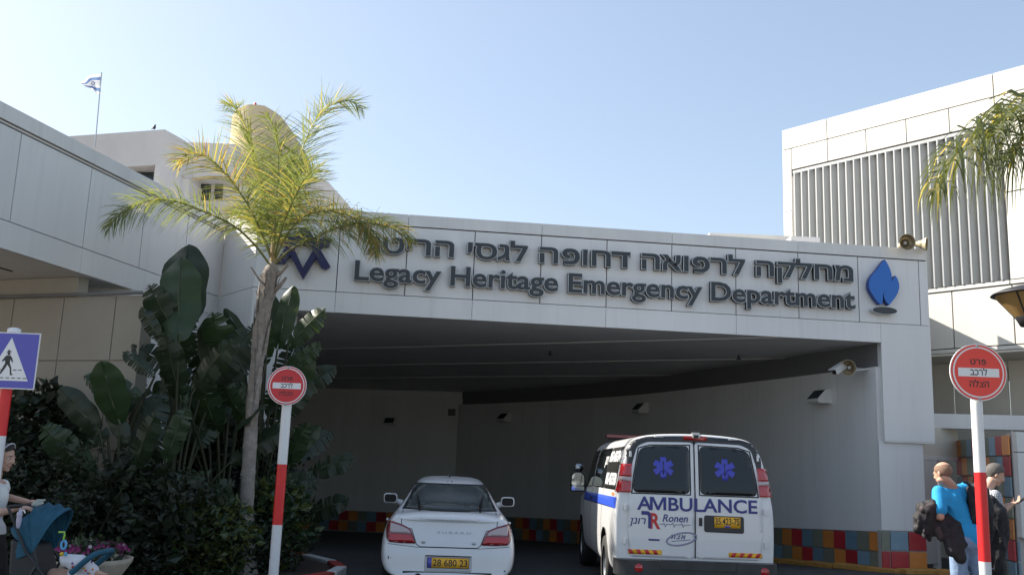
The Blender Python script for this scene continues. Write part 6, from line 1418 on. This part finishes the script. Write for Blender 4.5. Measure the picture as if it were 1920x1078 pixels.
m = MB(); m.prism([(piv.x - .22, piv.z + .10), (piv.x - .02, piv.z + .05), (piv.x + .10, piv.z - .28), (piv.x + .62, piv.z - .34), (piv.x + .62, piv.z - .42), (piv.x, piv.z - .42), (piv.x - .2, piv.z - .2)], -.18, .18, M['blackp'], (Vector(), Vector((1, 0, 0)), Vector((0, 0, 1)), Vector((0, -1, 0)))); m.build('seat', sg, bevel=.03)
for sy_ in (-1, 1):
    m = MB(); yy = sy_ * .22; hx = sb_(40, 948)
    m.tube([(hx.x, yy, hx.z), (piv.x - .05, yy, piv.z), (piv.x + .35, yy, .22), (piv.x + .50, yy, .10)], .012, M['blackp']); m.tube([(piv.x + .05, yy, piv.z - .1), (piv.x - .15, yy, .12)], .012, M['blackp']); m.build('frame', sg)
    for xx in (.52, -.15):
        m = MB(); m.lathe([(.05, -.02), (.085, -.02), (.09, 0), (.085, .02), (.05, .02)], M['blackp'], 24, (Vector((piv.x + xx, yy, .09)), Vector((1, 0, 0)), Vector((0, 0, 1)), Vector((0, 1, 0)))); m.lathe([(0, -.012), (.055, -.012), (.055, .012), (0, .012)], M['steel'], 16, (Vector((piv.x + xx, yy, .09)), Vector((1, 0, 0)), Vector((0, 0, 1)), Vector((0, 1, 0)))); m.build('wheel', sg)
m = MB(); hx = sb_(40, 948); m.tube([(hx.x, -.22, hx.z), (hx.x, .22, hx.z)], .016, M['blackp']); m.build('handle_bar', sg)
m = MB(); p0, p1 = sb_(133, 1074, -.2), sb_(172, 1042, -.2); q0, q1 = p0 + Vector((0, .4, 0)), p1 + Vector((0, .4, 0)); m.tube(smooth_path([p0, p1, (p1 + q1) / 2 + Vector((.03, 0, .02)), q1, q0], 4), .024, TL, 10); m.build('bumper_bar', sg)
# blanket, toy, bottle, baby
BLK = mat('blanket_white', (.62, .62, .66), .9, var=.06, scale=30, bump=.4, bscale=18)
t = thing('blanket', 'white printed blanket spread over the baby in the stroller', 'blanket', A(145, 1060, Ys - .1)); mb = MB()
for a, b, r0, r1 in ((A(125, 1050, Ys - .14), A(150, 1055, Ys - .12), .055, .07), (A(150, 1055, Ys - .12), A(172, 1070, Ys - .1), .07, .06), (A(140, 1075, Ys - .1), A(170, 1085, Ys - .1), .06, .06), (A(118, 1046, Ys - .15), A(135, 1062, Ys - .15), .03, .03)): cap(mb, a, b, r0, r1)
mb.v = [v - t.location for v in mb.v]; o = remesh(mb, 'cloth', .009, BLK, t, smooth=5)
m = MB()
rnd = random.Random(5)
for k in range(9):
    x, y = rnd.uniform(135, 176), rnd.uniform(1050, 1076); p = A(x, y, Ys - .19) - t.location; m.ell(p, (.010, .006, .010), [mat('dot_red', (.5, .04, .04), .8), mat('dot_orange', (.6, .25, .03), .8), mat('dot_purple', (.15, .08, .3), .8)][k % 3], 8, 6)
m.build('printed_dots', t)
t = thing('baby', 'small baby lying in the stroller with a bare foot by the bar', 'person', A(188, 1074, Ys - .1)); mb = MB(); cap(mb, A(165, 1072, Ys - .1), A(186, 1074, Ys - .12), .035, .022); cap(mb, A(186, 1074, Ys - .12), A(199, 1077, Ys - .12), .018, .013); cap(mb, A(100, 1078, Ys), A(165, 1080, Ys - .05), .06, .05); ellf(mb, A(80, 1080, Ys + .05), (.06, .065, .07), frame((1, 0, .4)), SKIN)
for k in range(5): cap(mb, A(199, 1076, Ys - .135 + .008 * k), A(202, 1075, Ys - .135 + .008 * k), .006, .005, n=6)
mb.v = [v - t.location for v in mb.v]; remesh(mb, 'body', .006, SKIN2, t, smooth=3)
t = thing('hanging_toy', 'green, blue and yellow rattle toy clipped above the seat', 'toy', A(118, 1015, Ys - .2)); LT = t.location
def tb(x, y, dy=-.2): return A(x, y, Ys + dy) - LT
m = MB(); G_ = mat('toy_green', (.25, .50, .06), .4); m.tube([tb(110, 997), tb(121, 997), tb(121, 1003), tb(119, 1011)], .008, G_, 8); m.build('arm', t)
m = MB(); c_ = tb(119.5, 1021); m.tube([c_ + Vector((math.cos(a) * .020, 0, math.sin(a) * .033)) for a in [6.2832 * k / 16 for k in range(17)]], .010, mat('toy_blue', (.08, .35, .6), .4), 8); m.build('ring', t)
m = MB(); m.ell(tb(116, 1038), .017, mat('toy_yellow', (.65, .42, .02), .4)); m.ell(tb(123, 1038), (.012, .012, .018), mat('toy_blue', (.08, .35, .6), .4)); m.ell(tb(119, 1029), (.008, .008, .010), M['red']); m.build('ball', t)
t = thing('drinking_bottle', 'small clear and lilac bottle with a white handle hung on the stroller', 'bottle', A(36, 972, Ys - .25)); LT = t.location
m = MB(); zb = [(990, .008), (985, .017), (975, .022), (968, .020), (966, .023), (961, .023), (958, .012), (953, .007), (951, .002)]
m.lathe([(r_, (A(36, y_, Ys - .25) - LT).z) for y_, r_ in zb], mat('bottle_lilac', (.42, .40, .50), .3), 16); m.build('flask', t)
m = MB(); m.tube([A(38, 962, Ys - .25) - LT, A(42, 956, Ys - .25) - LT, A(46, 957, Ys - .25) - LT, A(47, 962, Ys - .25) - LT], .005, M['signwhite'], 8); m.build('handle', t)
t = thing('folded_paper', 'crumpled grey paper or cloth held over the stroller handle', 'paper', A(74, 941, Ys - .1)); mb = MB()
for a, b, r0 in ((A(63, 945, Ys - .15), A(72, 941, Ys - .15), .018), (A(70, 938, Ys - .15), A(84, 937, Ys - .15), .012), (A(68, 946, Ys - .15), A(80, 943, Ys - .15), .014)): cap(mb, a, b, r0, r0 * .7)
mb.v = [v - t.location for v in mb.v]; remesh(mb, 'cloth', .005, mat('grey_cloth', (.33, .36, .34), .9), t, smooth=1)
